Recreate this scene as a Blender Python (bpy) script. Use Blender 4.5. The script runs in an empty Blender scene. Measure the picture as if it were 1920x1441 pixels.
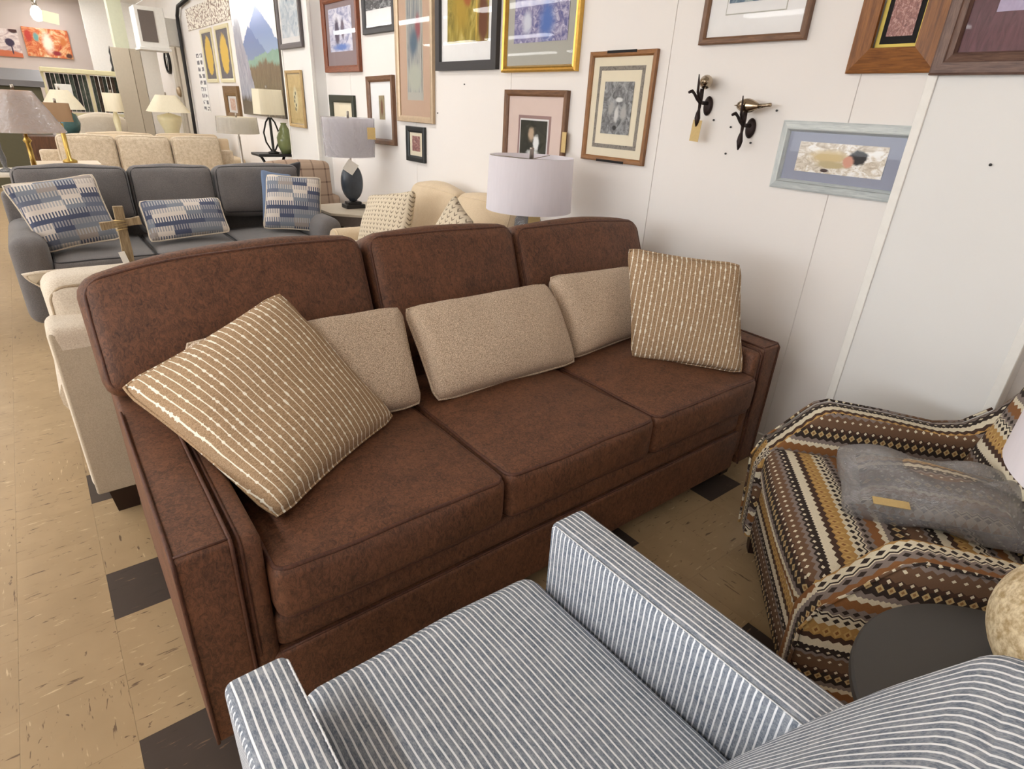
import bpy, bmesh, math, random
from mathutils import Vector, Matrix, noise
random.seed(7)
SC = bpy.context.scene
COL = SC.collection
PI = math.pi

# ------------------------------------------------------------------ camera
YAW, PITCH, ROLL, FPX, EYE = 0.68527, 0.44191, 0.05579, 1078.99, 1.447
fw = Vector((math.sin(YAW)*math.cos(PITCH), math.cos(YAW)*math.cos(PITCH), -math.sin(PITCH)))
r0 = Vector((math.cos(YAW), -math.sin(YAW), 0)); u0 = r0.cross(fw)
rt = r0*math.cos(ROLL) + u0*math.sin(ROLL); up = u0*math.cos(ROLL) - r0*math.sin(ROLL)
cd = bpy.data.cameras.new('camera'); cam = bpy.data.objects.new('camera', cd); COL.objects.link(cam)
cd.sensor_fit = 'HORIZONTAL'; cd.sensor_width = 36.0; cd.lens = FPX/1920*36; cd.clip_start = 0.02; cd.clip_end = 100
cam.matrix_world = Matrix(((rt.x, up.x, -fw.x, 0), (rt.y, up.y, -fw.y, 0), (rt.z, up.z, -fw.z, EYE), (0, 0, 0, 1)))
SC.camera = cam
# ------------------------------------------------------------------ world and exposure
wd = bpy.data.worlds.new('world'); SC.world = wd; wd.use_nodes = True
wd.node_tree.nodes['Background'].inputs[0].default_value = (0.9, 0.95, 1.0, 1)
wd.node_tree.nodes['Background'].inputs[1].default_value = 7.0        # bright overcast day outside the shop windows
vs = SC.view_settings
vs.view_transform = 'Standard'; vs.look = 'None'; vs.gamma = 1.0; vs.use_curve_mapping = False
vs.exposure = 0.29
pl = bpy.data.lights.new('window_portal', 'AREA'); pl.shape = 'RECTANGLE'; pl.size = 9.4; pl.size_y = 1.85; pl.cycles.is_portal = True
po = bpy.data.objects.new('window_portal', pl); COL.objects.link(po); po.location = (-9.02, 2.75, 1.8); po.rotation_euler = (PI/2, 0, -PI/2)
TUBE_POWER = 15.0           # emission of the fluorescent fixtures on the ceiling

# ------------------------------------------------------------------ helpers: materials
def S(r, g, b):
    f = lambda c: ((c/255)/12.92 if c/255 <= .04045 else (((c/255)+.055)/1.055)**2.4)
    return (f(r), f(g), f(b), 1.0)

class G:
    def __init__(s, name):
        s.m = bpy.data.materials.new(name); s.m.use_nodes = True; s.nt = s.m.node_tree
        s.p = s.nt.nodes['Principled BSDF']; s.o = s.nt.nodes['Material Output']
    def n(s, t, ins=(), out=0, **props):
        nd = s.nt.nodes.new(t)
        for k, v in props.items(): setattr(nd, k, v)
        it = ins.items() if isinstance(ins, dict) else enumerate(ins)
        for k, v in it:
            if v is None: continue
            s.set(nd.inputs[k], v)
        return nd.outputs[out]
    def set(s, sock, v):
        if isinstance(v, bpy.types.NodeSocket): s.nt.links.new(v, sock)
        else:
            if sock.type == 'RGBA' and not hasattr(v, '__len__'): v = (v, v, v, 1)
            if sock.type == 'RGBA' and len(v) == 3: v = (*v, 1)
            sock.default_value = v
    def math(s, op, a, b=None, c=None): return s.n('ShaderNodeMath', (a, b, c), operation=op)
    def vm(s, op, a, b=None):
        return s.n('ShaderNodeVectorMath', (a, b), operation=op)
    def mix(s, f, a, b):
        nd = s.nt.nodes.new('ShaderNodeMix'); nd.data_type = 'RGBA'
        s.set(nd.inputs[0], f); s.set(nd.inputs[6], a); s.set(nd.inputs[7], b); return nd.outputs[2]
    def mixf(s, f, a, b):
        nd = s.nt.nodes.new('ShaderNodeMix'); nd.data_type = 'FLOAT'
        s.set(nd.inputs[0], f); s.set(nd.inputs[2], a); s.set(nd.inputs[3], b); return nd.outputs[0]
    def co(s, which='Object'): return s.n('ShaderNodeTexCoord', out={'Generated': 0, 'Normal': 1, 'UV': 2, 'Object': 3}[which])
    def pos(s): return s.n('ShaderNodeNewGeometry', out=0)
    def sep(s, v):
        nd = s.nt.nodes.new('ShaderNodeSeparateXYZ'); s.set(nd.inputs[0], v); return nd.outputs
    def comb(s, x, y, z=0.0): return s.n('ShaderNodeCombineXYZ', (x, y, z))
    def noise(s, v, scale, detail=2.0, rough=.5, dist=0.0):
        return s.n('ShaderNodeTexNoise', {'Vector': v, 'Scale': scale, 'Detail': detail, 'Roughness': rough, 'Distortion': dist})
    def ramp(s, f, stops, const=False):
        nd = s.nt.nodes.new('ShaderNodeValToRGB'); s.set(nd.inputs[0], f)
        cr = nd.color_ramp; cr.interpolation = 'CONSTANT' if const else 'LINEAR'
        while len(cr.elements) < len(stops): cr.elements.new(1.0)
        for e, (p, c) in zip(cr.elements, stops):
            e.position = p; e.color = c if len(c) == 4 else (*c, 1)
        return nd.outputs[0]
    def smooth(s, v, a, b):       # 0 below a, 1 above b
        nd = s.nt.nodes.new('ShaderNodeMapRange'); nd.interpolation_type = 'SMOOTHSTEP'
        s.set(nd.inputs[0], v); s.set(nd.inputs[1], a); s.set(nd.inputs[2], b); return nd.outputs[0]
    def bump(s, h, strength=.3, dist=.002):
        return s.n('ShaderNodeBump', {'Strength': strength, 'Distance': dist, 'Height': h})
    def done(s, col, rough=.6, normal=None, **kw):
        s.set(s.p.inputs['Base Color'], col); s.set(s.p.inputs['Roughness'], rough)
        if normal is not None: s.set(s.p.inputs['Normal'], normal)
        for k, v in kw.items(): s.set(s.p.inputs[k.replace('_', ' ')], v)
        return s.m

def plain(name, col, rough=.6, metal=0.0, var=.06, scale=30, **kw):
    g = G(name); c = g.co()
    f = g.noise(c, scale, 3)
    lo = tuple(x*(1-var) for x in col[:3]); hi = tuple(min(1, x*(1+var)) for x in col[:3])
    return g.done(g.mix(f, (*lo, 1), (*hi, 1)), rough, Metallic=metal, **kw)

def fabric(name, c1, c2, scale=300, cloud=6, amount=.35, rough=.9, bump=.25, sheen=.15, stretch=(1, 1, 1)):
    g = G(name); c = g.vm('MULTIPLY', g.co(), stretch)
    fine = g.noise(c, scale, 3, .7); big = g.noise(c, cloud, 4, .6)
    f = g.math('ADD', g.math('MULTIPLY', fine, 1-amount), g.math('MULTIPLY', big, amount))
    f = g.smooth(f, .3, .7)
    return g.done(g.mix(f, c1, c2), rough, g.bump(fine, bump, .002), Sheen_Weight=sheen)

def wood(name, c1, c2, scale=14, uv=True, rough=.42):
    g = G(name)
    if uv: v = g.vm('MULTIPLY', g.co('UV'), (1.2, 14, 1))
    else: v = g.vm('MULTIPLY', g.co(), (14, 14, 1.4))
    f = g.noise(v, scale, 5, .65, .8); f2 = g.noise(v, scale*.3, 2)
    f = g.smooth(g.math('ADD', g.math('MULTIPLY', f, .65), g.math('MULTIPLY', f2, .35)), .3, .7)
    return g.done(g.mix(f, c1, c2), rough, g.bump(f, .15, .001))

# ------------------------------------------------------------------ helpers: objects
def tag(o, label, cat, group=None):
    o['label'] = label; o['category'] = cat
    if group: o['group'] = group
    return o
def thing(name, label, cat, loc=(0, 0, 0), rz=0.0, group=None):
    o = bpy.data.objects.new(name, None); COL.objects.link(o); o.empty_display_size = .1
    o.location = loc; o.rotation_euler = (0, 0, rz)
    return tag(o, label, cat, group)
def obj(name, bm, m, parent=None, smooth=True, loc=None, keep=False):
    if isinstance(bm, bpy.types.Mesh): me = bm
    else:
        me = bpy.data.meshes.new(name); bm.normal_update(); bm.to_mesh(me); bm.free()
        if smooth:
            me.polygons.foreach_set('use_smooth', [True]*len(me.polygons))
    if m is not None and not me.materials: me.materials.append(m)
    o = bpy.data.objects.new(name, me); COL.objects.link(o)
    if parent: o.parent = parent
    if loc: o.location = loc
    return o
def struct(o): o['kind'] = 'structure'; return o
def sharp(o, ang=35):
    me = o.data; b = bmesh.new(); b.from_mesh(me)
    for e in b.edges:
        if len(e.link_faces) == 2 and e.calc_face_angle(0) > math.radians(ang): e.smooth = False
    b.to_mesh(me); b.free(); return o

def quads(verts, faces):
    b = bmesh.new(); vs_ = [b.verts.new(v) for v in verts]
    for f in faces:
        try: b.faces.new([vs_[i] for i in f])
        except ValueError: pass
    return b
def join(*bms):
    out = bms[0]
    for b in bms[1:]:
        me = bpy.data.meshes.new('tmp'); b.to_mesh(me); b.free(); out.from_mesh(me); bpy.data.meshes.remove(me)
    return out
def xf(bm, M): bmesh.ops.transform(bm, matrix=M, verts=bm.verts); return bm
def T(x, y, z): return Matrix.Translation((x, y, z))
def R(a, ax): return Matrix.Rotation(a, 4, ax)

def box(x0, x1, y0, y1, z0, z1, bev=0.0, seg=2):
    b = bmesh.new(); bmesh.ops.create_cube(b, size=1)
    for v in b.verts: v.co = Vector(((x0+x1)/2+v.co.x*(x1-x0), (y0+y1)/2+v.co.y*(y1-y0), (z0+z1)/2+v.co.z*(z1-z0)))
    if bev > 0: bmesh.ops.bevel(b, geom=list(b.edges), offset=bev, segments=seg, profile=.5, affect='EDGES', clamp_overlap=True)
    return b

def puff(sx, sy, sz, r=.03, crown=(0, 0, 0), n=9, arc=3, wob=0.0, seed=0):
    """soft box of full size sx,sy,sz about the origin; crown bulges the faces"""
    H = (sx/2, sy/2, sz/2)
    def axis(h):
        rr = min(r, h*.98); k = [-h + rr*(1-math.cos(PI/2*i/arc)) for i in range(arc)]
        core = [-(h-rr) + 2*(h-rr)*i/(n-1) for i in range(n)]
        return k + core + [-x for x in reversed(k)]
    A = [axis(h) for h in H]
    b = bmesh.new(); cache = {}
    def V(i, j, k):
        key = (i, j, k)
        if key in cache: return cache[key]
        q = [A[0][i], A[1][j], A[2][k]]
        inn = [max(-(h-min(r, h*.98)), min(h-min(r, h*.98), c)) for c, h in zip(q, H)]
        d = Vector([a-c for a, c in zip(q, inn)])
        if d.length > 1e-9: d = d.normalized()*r
        d = Vector([math.copysign(min(abs(d[t]), H[t]), d[t]) for t in range(3)])
        p = Vector(inn)+d
        f = [max(0., 1-(q[t]/H[t])**2) for t in range(3)]
        p.x += math.copysign(crown[0]*f[1]*f[2], q[0])*(abs(q[0])/H[0])**2
        p.y += math.copysign(crown[1]*f[0]*f[2], q[1])*(abs(q[1])/H[1])**2
        p.z += math.copysign(crown[2]*f[0]*f[1], q[2])*(abs(q[2])/H[2])**2
        if wob:
            p += noise.noise_vector(p*5+Vector((seed, seed*2, 0)))*wob
        cache[key] = b.verts.new(p); return cache[key]
    N = [len(a) for a in A]
    def face(f):
        try: b.faces.new(f)
        except ValueError: pass
    for k in (0, N[2]-1):
        for i in range(N[0]-1):
            for j in range(N[1]-1):
                q = [V(i, j, k), V(i+1, j, k), V(i+1, j+1, k), V(i, j+1, k)]
                face(q if k else q[::-1])
    for j in (0, N[1]-1):
        for i in range(N[0]-1):
            for k in range(N[2]-1):
                q = [V(i, j, k), V(i+1, j, k), V(i+1, j, k+1), V(i, j, k+1)]
                face(q[::-1] if j else q)
    for i in (0, N[0]-1):
        for j in range(N[1]-1):
            for k in range(N[2]-1):
                q = [V(i, j, k), V(i, j+1, k), V(i, j+1, k+1), V(i, j, k+1)]
                face(q if i else q[::-1])
    return b

def pillow(w, h, t, pinch=.06, n=18, seed=0, wr=.006, power=.5):
    """knife-edge throw pillow in the xy plane, thick along z"""
    b = bmesh.new(); g = {}
    def P(i, j, s):
        u = -1+2*i/n; v = -1+2*j/n
        edge = i in (0, n) or j in (0, n)
        key = (i, j, 0 if edge else s)
        if key in g: return g[key]
        uu = math.sin(u*PI/2)*.35+u*.65; vv = math.sin(v*PI/2)*.35+v*.65
        x = w/2*uu*(1-pinch*(1-vv*vv)); y = h/2*vv*(1-pinch*(1-uu*uu))
        kc_ = max(0, abs(uu)+abs(vv)-1.80)/.20; x *= 1-.04*kc_; y *= 1-.04*kc_
        th = t/2*max(0, (1-uu*uu)*(1-vv*vv))**power
        p = Vector((x, y, 0 if edge else s*th))
        nv = noise.noise_vector(Vector((x*7+seed, y*7, seed*1.7+s)))
        p += Vector((nv.x*.4, nv.y*.4, nv.z))*wr*(0.3 if edge else 1)
        g[key] = b.verts.new(p); return g[key]
    for s in (1, -1):
        for i in range(n):
            for j in range(n):
                q = [P(i, j, s), P(i+1, j, s), P(i+1, j+1, s), P(i, j+1, s)]
                try: b.faces.new(q if s > 0 else q[::-1])
                except ValueError: pass
    return b
def pillow_edge(w, h, pinch=.06, n=24):
    pts = []
    sp = lambda u: math.sin(u*PI/2)*.35+u*.65
    for k in range(4):
        for i in range(n):
            u = sp(-1+2*i/n)
            a, c = [(u, -1), (1, u), (-u, 1), (-1, -u)][k]
            kc_ = 1-.04*max(0, abs(a)+abs(c)-1.80)/.20
            pts.append(Vector((w/2*a*(1-pinch*(1-c*c))*kc_, h/2*c*(1-pinch*(1-a*a))*kc_, 0)))
    return pts

def tube(path, r, n=8, closed=False, caps=True):
    pts = [Vector(p) for p in path]; L = len(pts)
    rr = r if hasattr(r, '__len__') else [r]*L
    b = bmesh.new(); rings = []
    tang = []
    for i in range(L):
        a = pts[(i-1) % L] if (closed or i > 0) else pts[i]
        c = pts[(i+1) % L] if (closed or i < L-1) else pts[i]
        d = c-a; tang.append(d.normalized() if d.length > 1e-9 else Vector((0, 0, 1)))
    nrm = tang[0].orthogonal().normalized()
    for i in range(L):
        nrm = nrm - tang[i]*nrm.dot(tang[i])
        nrm = nrm.normalized() if nrm.length > 1e-6 else tang[i].orthogonal().normalized()
        bi = tang[i].cross(nrm)
        rings.append([b.verts.new(pts[i]+(nrm*math.cos(2*PI*k/n)+bi*math.sin(2*PI*k/n))*rr[i]) for k in range(n)])
    for i in range(L if closed else L-1):
        A, B = rings[i], rings[(i+1) % L]
        off = 0
        if closed and i == L-1:
            off = min(range(n), key=lambda o: (A[0].co-B[o].co).length)
        for k in range(n): b.faces.new((A[k], A[(k+1) % n], B[(k+1+off) % n], B[(k+off) % n]))
    if not closed and caps:
        b.faces.new(rings[0][::-1]); b.faces.new(rings[-1])
    return b

def lathe(prof, n=32, sy=1.0, square=0):
    b = bmesh.new(); rings = []
    for r, z in prof:
        if r < 1e-6: rings.append([b.verts.new((0, 0, z))])
        else:
            ring = []
            for k in range(n):
                a = 2*PI*k/n; c, s_ = math.cos(a), math.sin(a)
                if square:
                    m = (abs(c)**square+abs(s_)**square)**(-1/square); c *= m; s_ *= m
                ring.append(b.verts.new((r*c, r*s_*sy, z)))
            rings.append(ring)
    for A, B in zip(rings, rings[1:]):
        for k in range(n):
            if len(A) == 1 and len(B) == 1: break
            if len(A) == 1: b.faces.new((A[0], B[(k+1) % n], B[k]))
            elif len(B) == 1: b.faces.new((A[k], A[(k+1) % n], B[0]))
            else: b.faces.new((A[k], A[(k+1) % n], B[(k+1) % n], B[k]))
    bmesh.ops.recalc_face_normals(b, faces=b.faces[:])
    return b

def rrect(w, h, r, n=5):
    pts = []
    for cx_, cy_, a0 in ((w/2-r, h/2-r, 0), (-w/2+r, h/2-r, PI/2), (-w/2+r, -h/2+r, PI), (w/2-r, -h/2+r, 1.5*PI)):
        for i in range(n+1):
            a = a0+PI/2*i/n; pts.append(Vector((cx_+r*math.cos(a), cy_+r*math.sin(a), 0)))
    return pts
def dense(pts, closed=True, step=.05):
    out = []; L = len(pts)
    for i in range(L if closed else L-1):
        a, c = pts[i], pts[(i+1) % L]; k = max(1, int((c-a).length/step))
        out += [a.lerp(c, j/k) for j in range(k)]
    if not closed: out.append(pts[-1])
    return out

def prism(poly, x0, x1, bev=0.0, seg=2):
    """polygon in (y,z) extruded along x"""
    b = bmesh.new()
    A = [b.verts.new((x0, y, z)) for y, z in poly]; B = [b.verts.new((x1, y, z)) for y, z in poly]
    b.faces.new(A[::-1]); b.faces.new(B); n = len(poly)
    for i in range(n): b.faces.new((A[i], A[(i+1) % n], B[(i+1) % n], B[i]))
    bmesh.ops.recalc_face_normals(b, faces=b.faces[:])
    if bev: bmesh.ops.bevel(b, geom=list(b.edges), offset=bev, segments=seg, profile=.5, affect='EDGES', clamp_overlap=True)
    return b
def uvmap(bm, fn):
    L = bm.loops.layers.uv.verify(); bm.normal_update()
    for f in bm.faces:
        for l in f.loops: l[L].uv = fn(l.vert.co, f.normal)
    return bm
def place(o, c, e1, e2):
    x = Vector(e1).normalized(); y = Vector(e2); y = (y-x*y.dot(x)).normalized(); z = x.cross(y); c = Vector(c)
    o.matrix_world = Matrix(((x.x, y.x, z.x, c.x), (x.y, y.y, z.y, c.y), (x.z, y.z, z.z, c.z), (0, 0, 0, 1)))
    return o
def leg_taper(x, y, w0, w1, h, dx=0, dy=0):
    v = []
    for w, z, ox, oy in ((w1, 0, dx, dy), (w0, h, 0, 0)):
        v += [(x+ox-w/2, y+oy-w/2, z), (x+ox+w/2, y+oy-w/2, z), (x+ox+w/2, y+oy+w/2, z), (x+ox-w/2, y+oy+w/2, z)]
    return quads(v, [(3, 2, 1, 0), (4, 5, 6, 7), (0, 1, 5, 4), (1, 2, 6, 5), (2, 3, 7, 6), (3, 0, 4, 7)])

# ------------------------------------------------------------------ materials
M_wall = plain('white_wall_paint', S(236, 231, 226), .55, var=.015, scale=3)
M_pil = plain('pilaster_paint', S(232, 231, 228), .5, var=.015, scale=4)
M_farwall = plain('grey_wall_paint', S(205, 192, 184), .7, var=.02, scale=2)
M_ceil = plain('ceiling_white', S(232, 230, 225), .8, var=.02)
M_slab = plain('floor_mastic', S(150, 126, 92), .8)
M_black = plain('black_paint', S(28, 26, 26), .45)
M_char = plain('charcoal_top', S(72, 70, 68), .5, var=.04, scale=80)
M_darkleg = plain('espresso_leg', S(38, 18, 14), .4, var=.2)
M_iron = plain('dark_bronze', S(48, 36, 34), .5, metal=.6, var=.2)
M_bronze = plain('polished_bronze', S(176, 160, 138), .2, metal=1.0, var=.15)
M_nickel = plain('brushed_nickel', S(170, 162, 152), .35, metal=1.0)
M_brass = plain('brass', S(190, 160, 90), .3, metal=1.0)
M_gold = plain('gold_leaf', S(214, 172, 88), .35, metal=.85, var=.2, scale=60)
M_champagne = plain('champagne_moulding', S(190, 168, 140), .4, metal=.5, var=.15)
M_white = plain('white_enamel', S(240, 238, 232), .5)
M_tagpaper = plain('kraft_tag', S(208, 180, 122), .7, var=.12, scale=120)
M_whitetag = plain('white_tag', S(240, 236, 228), .7)
M_cream = plain('cream_ceramic', S(225, 215, 175), .3)
M_teal = plain('teal_ceramic', S(66, 100, 102), .25, var=.2)
M_stone = fabric('speckled_stoneware', S(178, 150, 104), S(246, 230, 194), 70, 20, .2, .7, .5, 0)
M_slate = plain('slate_glaze', S(62, 70, 80), .25, var=.25, scale=25)
M_greygreen = plain('green_glass_glaze', S(130, 140, 95), .15)

def brown_mat(name, c1, c2):
    g = G(name); c = g.co()
    v = g.vm('MULTIPLY', c, (1.0, 1.5, .8))
    a = g.noise(g.vm('MULTIPLY', v, (1.6, 1.0, 1.0)), 55, 8, .85, 1.2); b2 = g.noise(v, 9, 4, .6, .6); fine = g.noise(c, 420, 2)
    f = g.math('ADD', g.math('MULTIPLY', a, .82), g.math('MULTIPLY', b2, .18))
    col = g.mix(g.smooth(f, .36, .62), c1, c2)
    return g.done(col, .62, g.bump(g.math('ADD', a, g.math('MULTIPLY', fine, .4)), .25, .0015), Sheen_Weight=.04, Sheen_Tint=S(190, 140, 110))
M_brown = brown_mat('chestnut_suede', S(62, 38, 26), S(124, 81, 56))
M_brownpipe = brown_mat('chestnut_piping', S(62, 35, 24), S(98, 59, 42))

def tweed(name, c1, c2):
    g = G(name); c = g.co()
    w1 = g.noise(g.vm('MULTIPLY', c, (1, .35, 1)), 800, 2, .6); w2 = g.noise(g.vm('MULTIPLY', c, (.35, 1, 1)), 800, 2, .6)
    f = g.math('MULTIPLY', g.math('ADD', w1, w2), .5)
    col = g.mix(g.smooth(f, .41, .59), c1, c2)
    return g.done(col, .9, g.bump(f, .6, .002), Sheen_Weight=.1)
M_tweed = tweed('beige_tweed', S(150, 126, 102), S(242, 222, 198))
M_linen = fabric('pale_linen', S(196, 180, 158), S(232, 222, 205), 260, 5, .3)
M_linenshade = fabric('pale_linen_shaded', S(165, 150, 128), S(190, 176, 154), 300, 5, .3)  # pale linen with the shade of the sofa's outside back put into its colour
M_sand = fabric('sand_upholstery', S(200, 178, 146), S(222, 202, 172), 260, 5, .35)
M_oat = fabric('oatmeal_boucle', S(180, 160, 132), S(222, 206, 182), 140, 30, .5)
M_grey = fabric('charcoal_weave', S(84, 81, 81), S(122, 117, 115), 320, 5, .25)
M_greypipe = fabric('charcoal_piping', S(40, 39, 42), S(62, 60, 62), 320, 5, .25)
M_linenpipe = fabric('linen_piping', S(160, 142, 116), S(190, 172, 146), 300, 5, .25)

def slub_stripe(name, base1, base2, line, p):
    g = G(name); c = g.co(); x, y, z = g.sep(c)
    wob = g.math('MULTIPLY', g.math('SUBTRACT', g.noise(c, 9, 2), .5), .006)
    xx = g.math('ADD', x, wob)
    f = g.math('FRACT', g.math('ADD', g.math('DIVIDE', xx, p), 100.25))
    d = g.math('ABSOLUTE', g.math('SUBTRACT', f, .5))
    idx = g.math('FLOOR', g.math('ADD', g.math('DIVIDE', xx, p), 100.25))
    sl = g.noise(g.comb(g.math('MULTIPLY', idx, 7.3), g.math('MULTIPLY', y, 75)), 1.0, 2)
    wd_ = g.math('ADD', .075, g.math('MULTIPLY', g.smooth(sl, .52, .66), .13))
    ln = g.math('SUBTRACT', 1.0, g.smooth(d, g.math('MULTIPLY', wd_, .75), wd_))
    weave = g.noise(g.vm('MULTIPLY', c, (.4, 1.6, 1)), 330, 2, .7)
    base = g.mix(g.smooth(weave, .35, .65), base1, base2)
    col = g.mix(ln, base, line)
    return g.done(col, .9, g.bump(g.math('ADD', ln, g.math('MULTIPLY', weave, .4)), .5, .003))
M_slub = slub_stripe('tan_slub_stripe', S(148, 120, 90), S(190, 160, 126), S(250, 244, 228), .0188)

def ticking(name, p=.0118):
    g = G(name); c = g.co(); x, y, z = g.sep(c); nx, ny, nz = g.sep(g.co('Normal'))
    side = g.math('GREATER_THAN', g.math('ABSOLUTE', nx), .72)
    t = g.mixf(side, x, y)
    t = g.math('ADD', t, g.math('MULTIPLY', g.math('SUBTRACT', g.noise(c, 14, 2), .5), .003))
    d = g.math('ABSOLUTE', g.math('SUBTRACT', g.math('FRACT', g.math('ADD', g.math('DIVIDE', t, p), 200.0)), .5))
    ln = g.math('SUBTRACT', 1.0, g.smooth(d, .10, .17))
    wv = g.noise(g.vm('MULTIPLY', c, (1.6, .5, .5)), 380, 3, .75); cl = g.noise(c, 45, 3, .7)
    f = g.smooth(g.math('ADD', g.math('MULTIPLY', wv, .6), g.math('MULTIPLY', cl, .4)), .34, .66)
    base = g.mix(f, S(98, 109, 125), S(166, 171, 179))
    return g.done(g.mix(ln, base, S(246, 248, 252)), .9, g.bump(g.math('ADD', ln, g.math('MULTIPLY', wv, .4)), .3, .0015))
M_tick = ticking('blue_ticking_stripe')

def kilim(name, grey=0.0, P=.31, pu=.0235):
    g = G(name); u, v, _ = g.sep(g.co('UV'))
    fu = g.math('FRACT', g.math('ADD', g.math('DIVIDE', u, pu), 50.0))
    tri = g.math('ABSOLUTE', g.math('SUBTRACT', fu, .5))
    vz = g.math('ADD', v, g.math('MULTIPLY', tri, .016))
    fv = g.math('FRACT', g.math('ADD', g.math('DIVIDE', vz, P), 20.0))
    K, CR, BR, DB, TN, GY, RU = S(26, 20, 20), S(236, 226, 200), S(112, 84, 62), S(66, 42, 30), S(190, 148, 84), S(138, 126, 120), S(142, 94, 50)
    bands = [(0, BR), (.10, GY), (.13, K), (.21, CR), (.285, DB), (.335, TN), (.45, CR), (.535, K), (.55, CR), (.56, GY), (.64, RU), (.72, CR), (.77, GY), (.81, K), (.92, DB), (.965, BR)]
    col = g.ramp(fv, bands, True)
    fp = g.math('FRACT', g.math('ADD', g.math('DIVIDE', v, P), 20.0))
    def row(col, vc, a, h, c, off=0.0, hole=None):
        t2 = tri if not off else g.math('ABSOLUTE', g.math('SUBTRACT', g.math('FRACT', g.math('ADD', g.math('DIVIDE', u, pu), 50.0+off)), .5))
        dv = g.math('DIVIDE', g.math('ABSOLUTE', g.math('SUBTRACT', fp, vc)), h)
        d = g.math('ADD', g.math('DIVIDE', t2, a), dv)
        col = g.mix(g.math('LESS_THAN', d, 1.0), col, c)
        if hole: col = g.mix(g.math('LESS_THAN', d, .45), col, hole)
        return col
    col = row(col, .045, .22, .016, CR); col = row(col, .145, .5, .035, K, .5, CR); col = row(col, .225, .48, .04, CR)
    col = row(col, .37, .42, .05, S(214, 176, 108), .5, RU); col = row(col, .485, .36, .026, K); col = row(col, .585, .36, .024, K, .5)
    col = row(col, .775, .45, .03, GY); col = row(col, .865, .4, .04, S(205, 180, 130), .5, S(150, 112, 70)); col = row(col, .94, .2, .02, CR)
    fine = g.noise(g.co(), 350, 2)
    col = g.mix(g.math('MULTIPLY', fine, .35), col, S(90, 66, 48))
    if grey: col = g.mix(grey, col, S(176, 166, 158))
    return g.done(col, .9, g.bump(fine, .4, .002))
M_kilim = kilim('brown_geometric_weave')
M_kilimpale = kilim('muted_geometric_weave', .35, .2)

def blockweave(name):
    g = G(name); c = g.co(); x, y, z = g.sep(c)
    cw, ch, tw = .105, .062, .0165
    iy = g.math('FLOOR', g.math('ADD', g.math('DIVIDE', y, ch), 40.0)); fy = g.math('FRACT', g.math('ADD', g.math('DIVIDE', y, ch), 40.0))
    sx_ = g.math('ADD', x, g.math('MULTIPLY', g.math('FLOOR', g.math('MULTIPLY', iy, .5)), .0))
    ix = g.math('FLOOR', g.math('ADD', g.math('DIVIDE', sx_, cw), 40.0)); fx = g.math('FRACT', g.math('ADD', g.math('DIVIDE', x, tw), 40.0))
    def cell(dy):
        wn = g.nt.nodes.new('ShaderNodeTexWhiteNoise'); wn.noise_dimensions = '2D'
        g.set(wn.inputs[0], g.comb(ix, g.math('ADD', iy, dy)))
        return g.ramp(wn.outputs[0], [(0, S(62, 72, 100)), (.2, S(122, 130, 142)), (.42, S(152, 142, 136)), (.62, S(216, 206, 196)), (.82, S(96, 104, 124))], True)
    a = cell(0.0); b_ = cell(1.0)
    teeth = g.math('MULTIPLY', g.math('GREATER_THAN', fx, .5), g.math('GREATER_THAN', fy, .45))
    col = g.mix(teeth, a, g.mix(.35, b_, S(232, 226, 218)))
    fine = g.noise(c, 330, 2)
    return g.done(g.mix(g.math('MULTIPLY', fine, .25), col, S(120, 118, 120)), .9, g.bump(fine, .5, .002))
M_block = blockweave('blue_block_weave')

def chevron(name, c1, c2, pq=.045, pv=.03):
    g = G(name); c = g.co(); x, y, z = g.sep(c)
    t = g.math('ABSOLUTE', g.math('SUBTRACT', g.math('FRACT', g.math('ADD', g.math('DIVIDE', x, pq), 30.0)), .5))
    f = g.math('FRACT', g.math('ADD', g.math('SUBTRACT', g.math('DIVIDE', y, pv), g.math('MULTIPLY', t, 1.6)), 30.0))
    d = g.math('ABSOLUTE', g.math('SUBTRACT', f, .5))
    mark = g.math('MULTIPLY', g.math('SUBTRACT', 1.0, g.smooth(d, .1, .2)), g.math('SUBTRACT', 1.0, g.smooth(t, .2, .38)))
    fine = g.noise(c, 260, 2)
    col = g.mix(mark, g.mix(fine, c1, tuple(min(1, k*1.15) for k in c1[:3])+(1,)), c2)
    return g.done(col, .9, g.bump(g.math('SUBTRACT', g.math('MULTIPLY', fine, .4), mark), .6, .004))
M_chev = chevron('woven_chevron_cream', S(206, 192, 168), S(134, 119, 100))
M_leaf = chevron('leaf_embroidery', S(176, 162, 140), S(104, 92, 74), .07, .06)

def shade_mat(name, col, trans=.45, var=.08):
    g = G(name); f = g.noise(g.vm('MULTIPLY', g.co(), (1, 1, .15)), 60, 3)
    c = g.mix(f, tuple(k*(1-var) for k in col[:3])+(1,), col)
    d = g.n('ShaderNodeBsdfDiffuse', {'Color': c}); t = g.n('ShaderNodeBsdfTranslucent', {'Color': c})
    mx = g.n('ShaderNodeMixShader', (trans, d, t)); g.nt.links.new(mx, g.o.inputs[0]); return g.m
M_shadewhite = shade_mat('white_linen_shade', S(247, 243, 250), .28)
M_shadecream = shade_mat('cream_silk_shade', S(252, 244, 220), .25, .12)
M_shadetan = shade_mat('tan_pleated_shade', S(204, 158, 116), .25, .25)
M_shadebox = shade_mat('brown_box_shade', S(176, 146, 116), .3)

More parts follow.
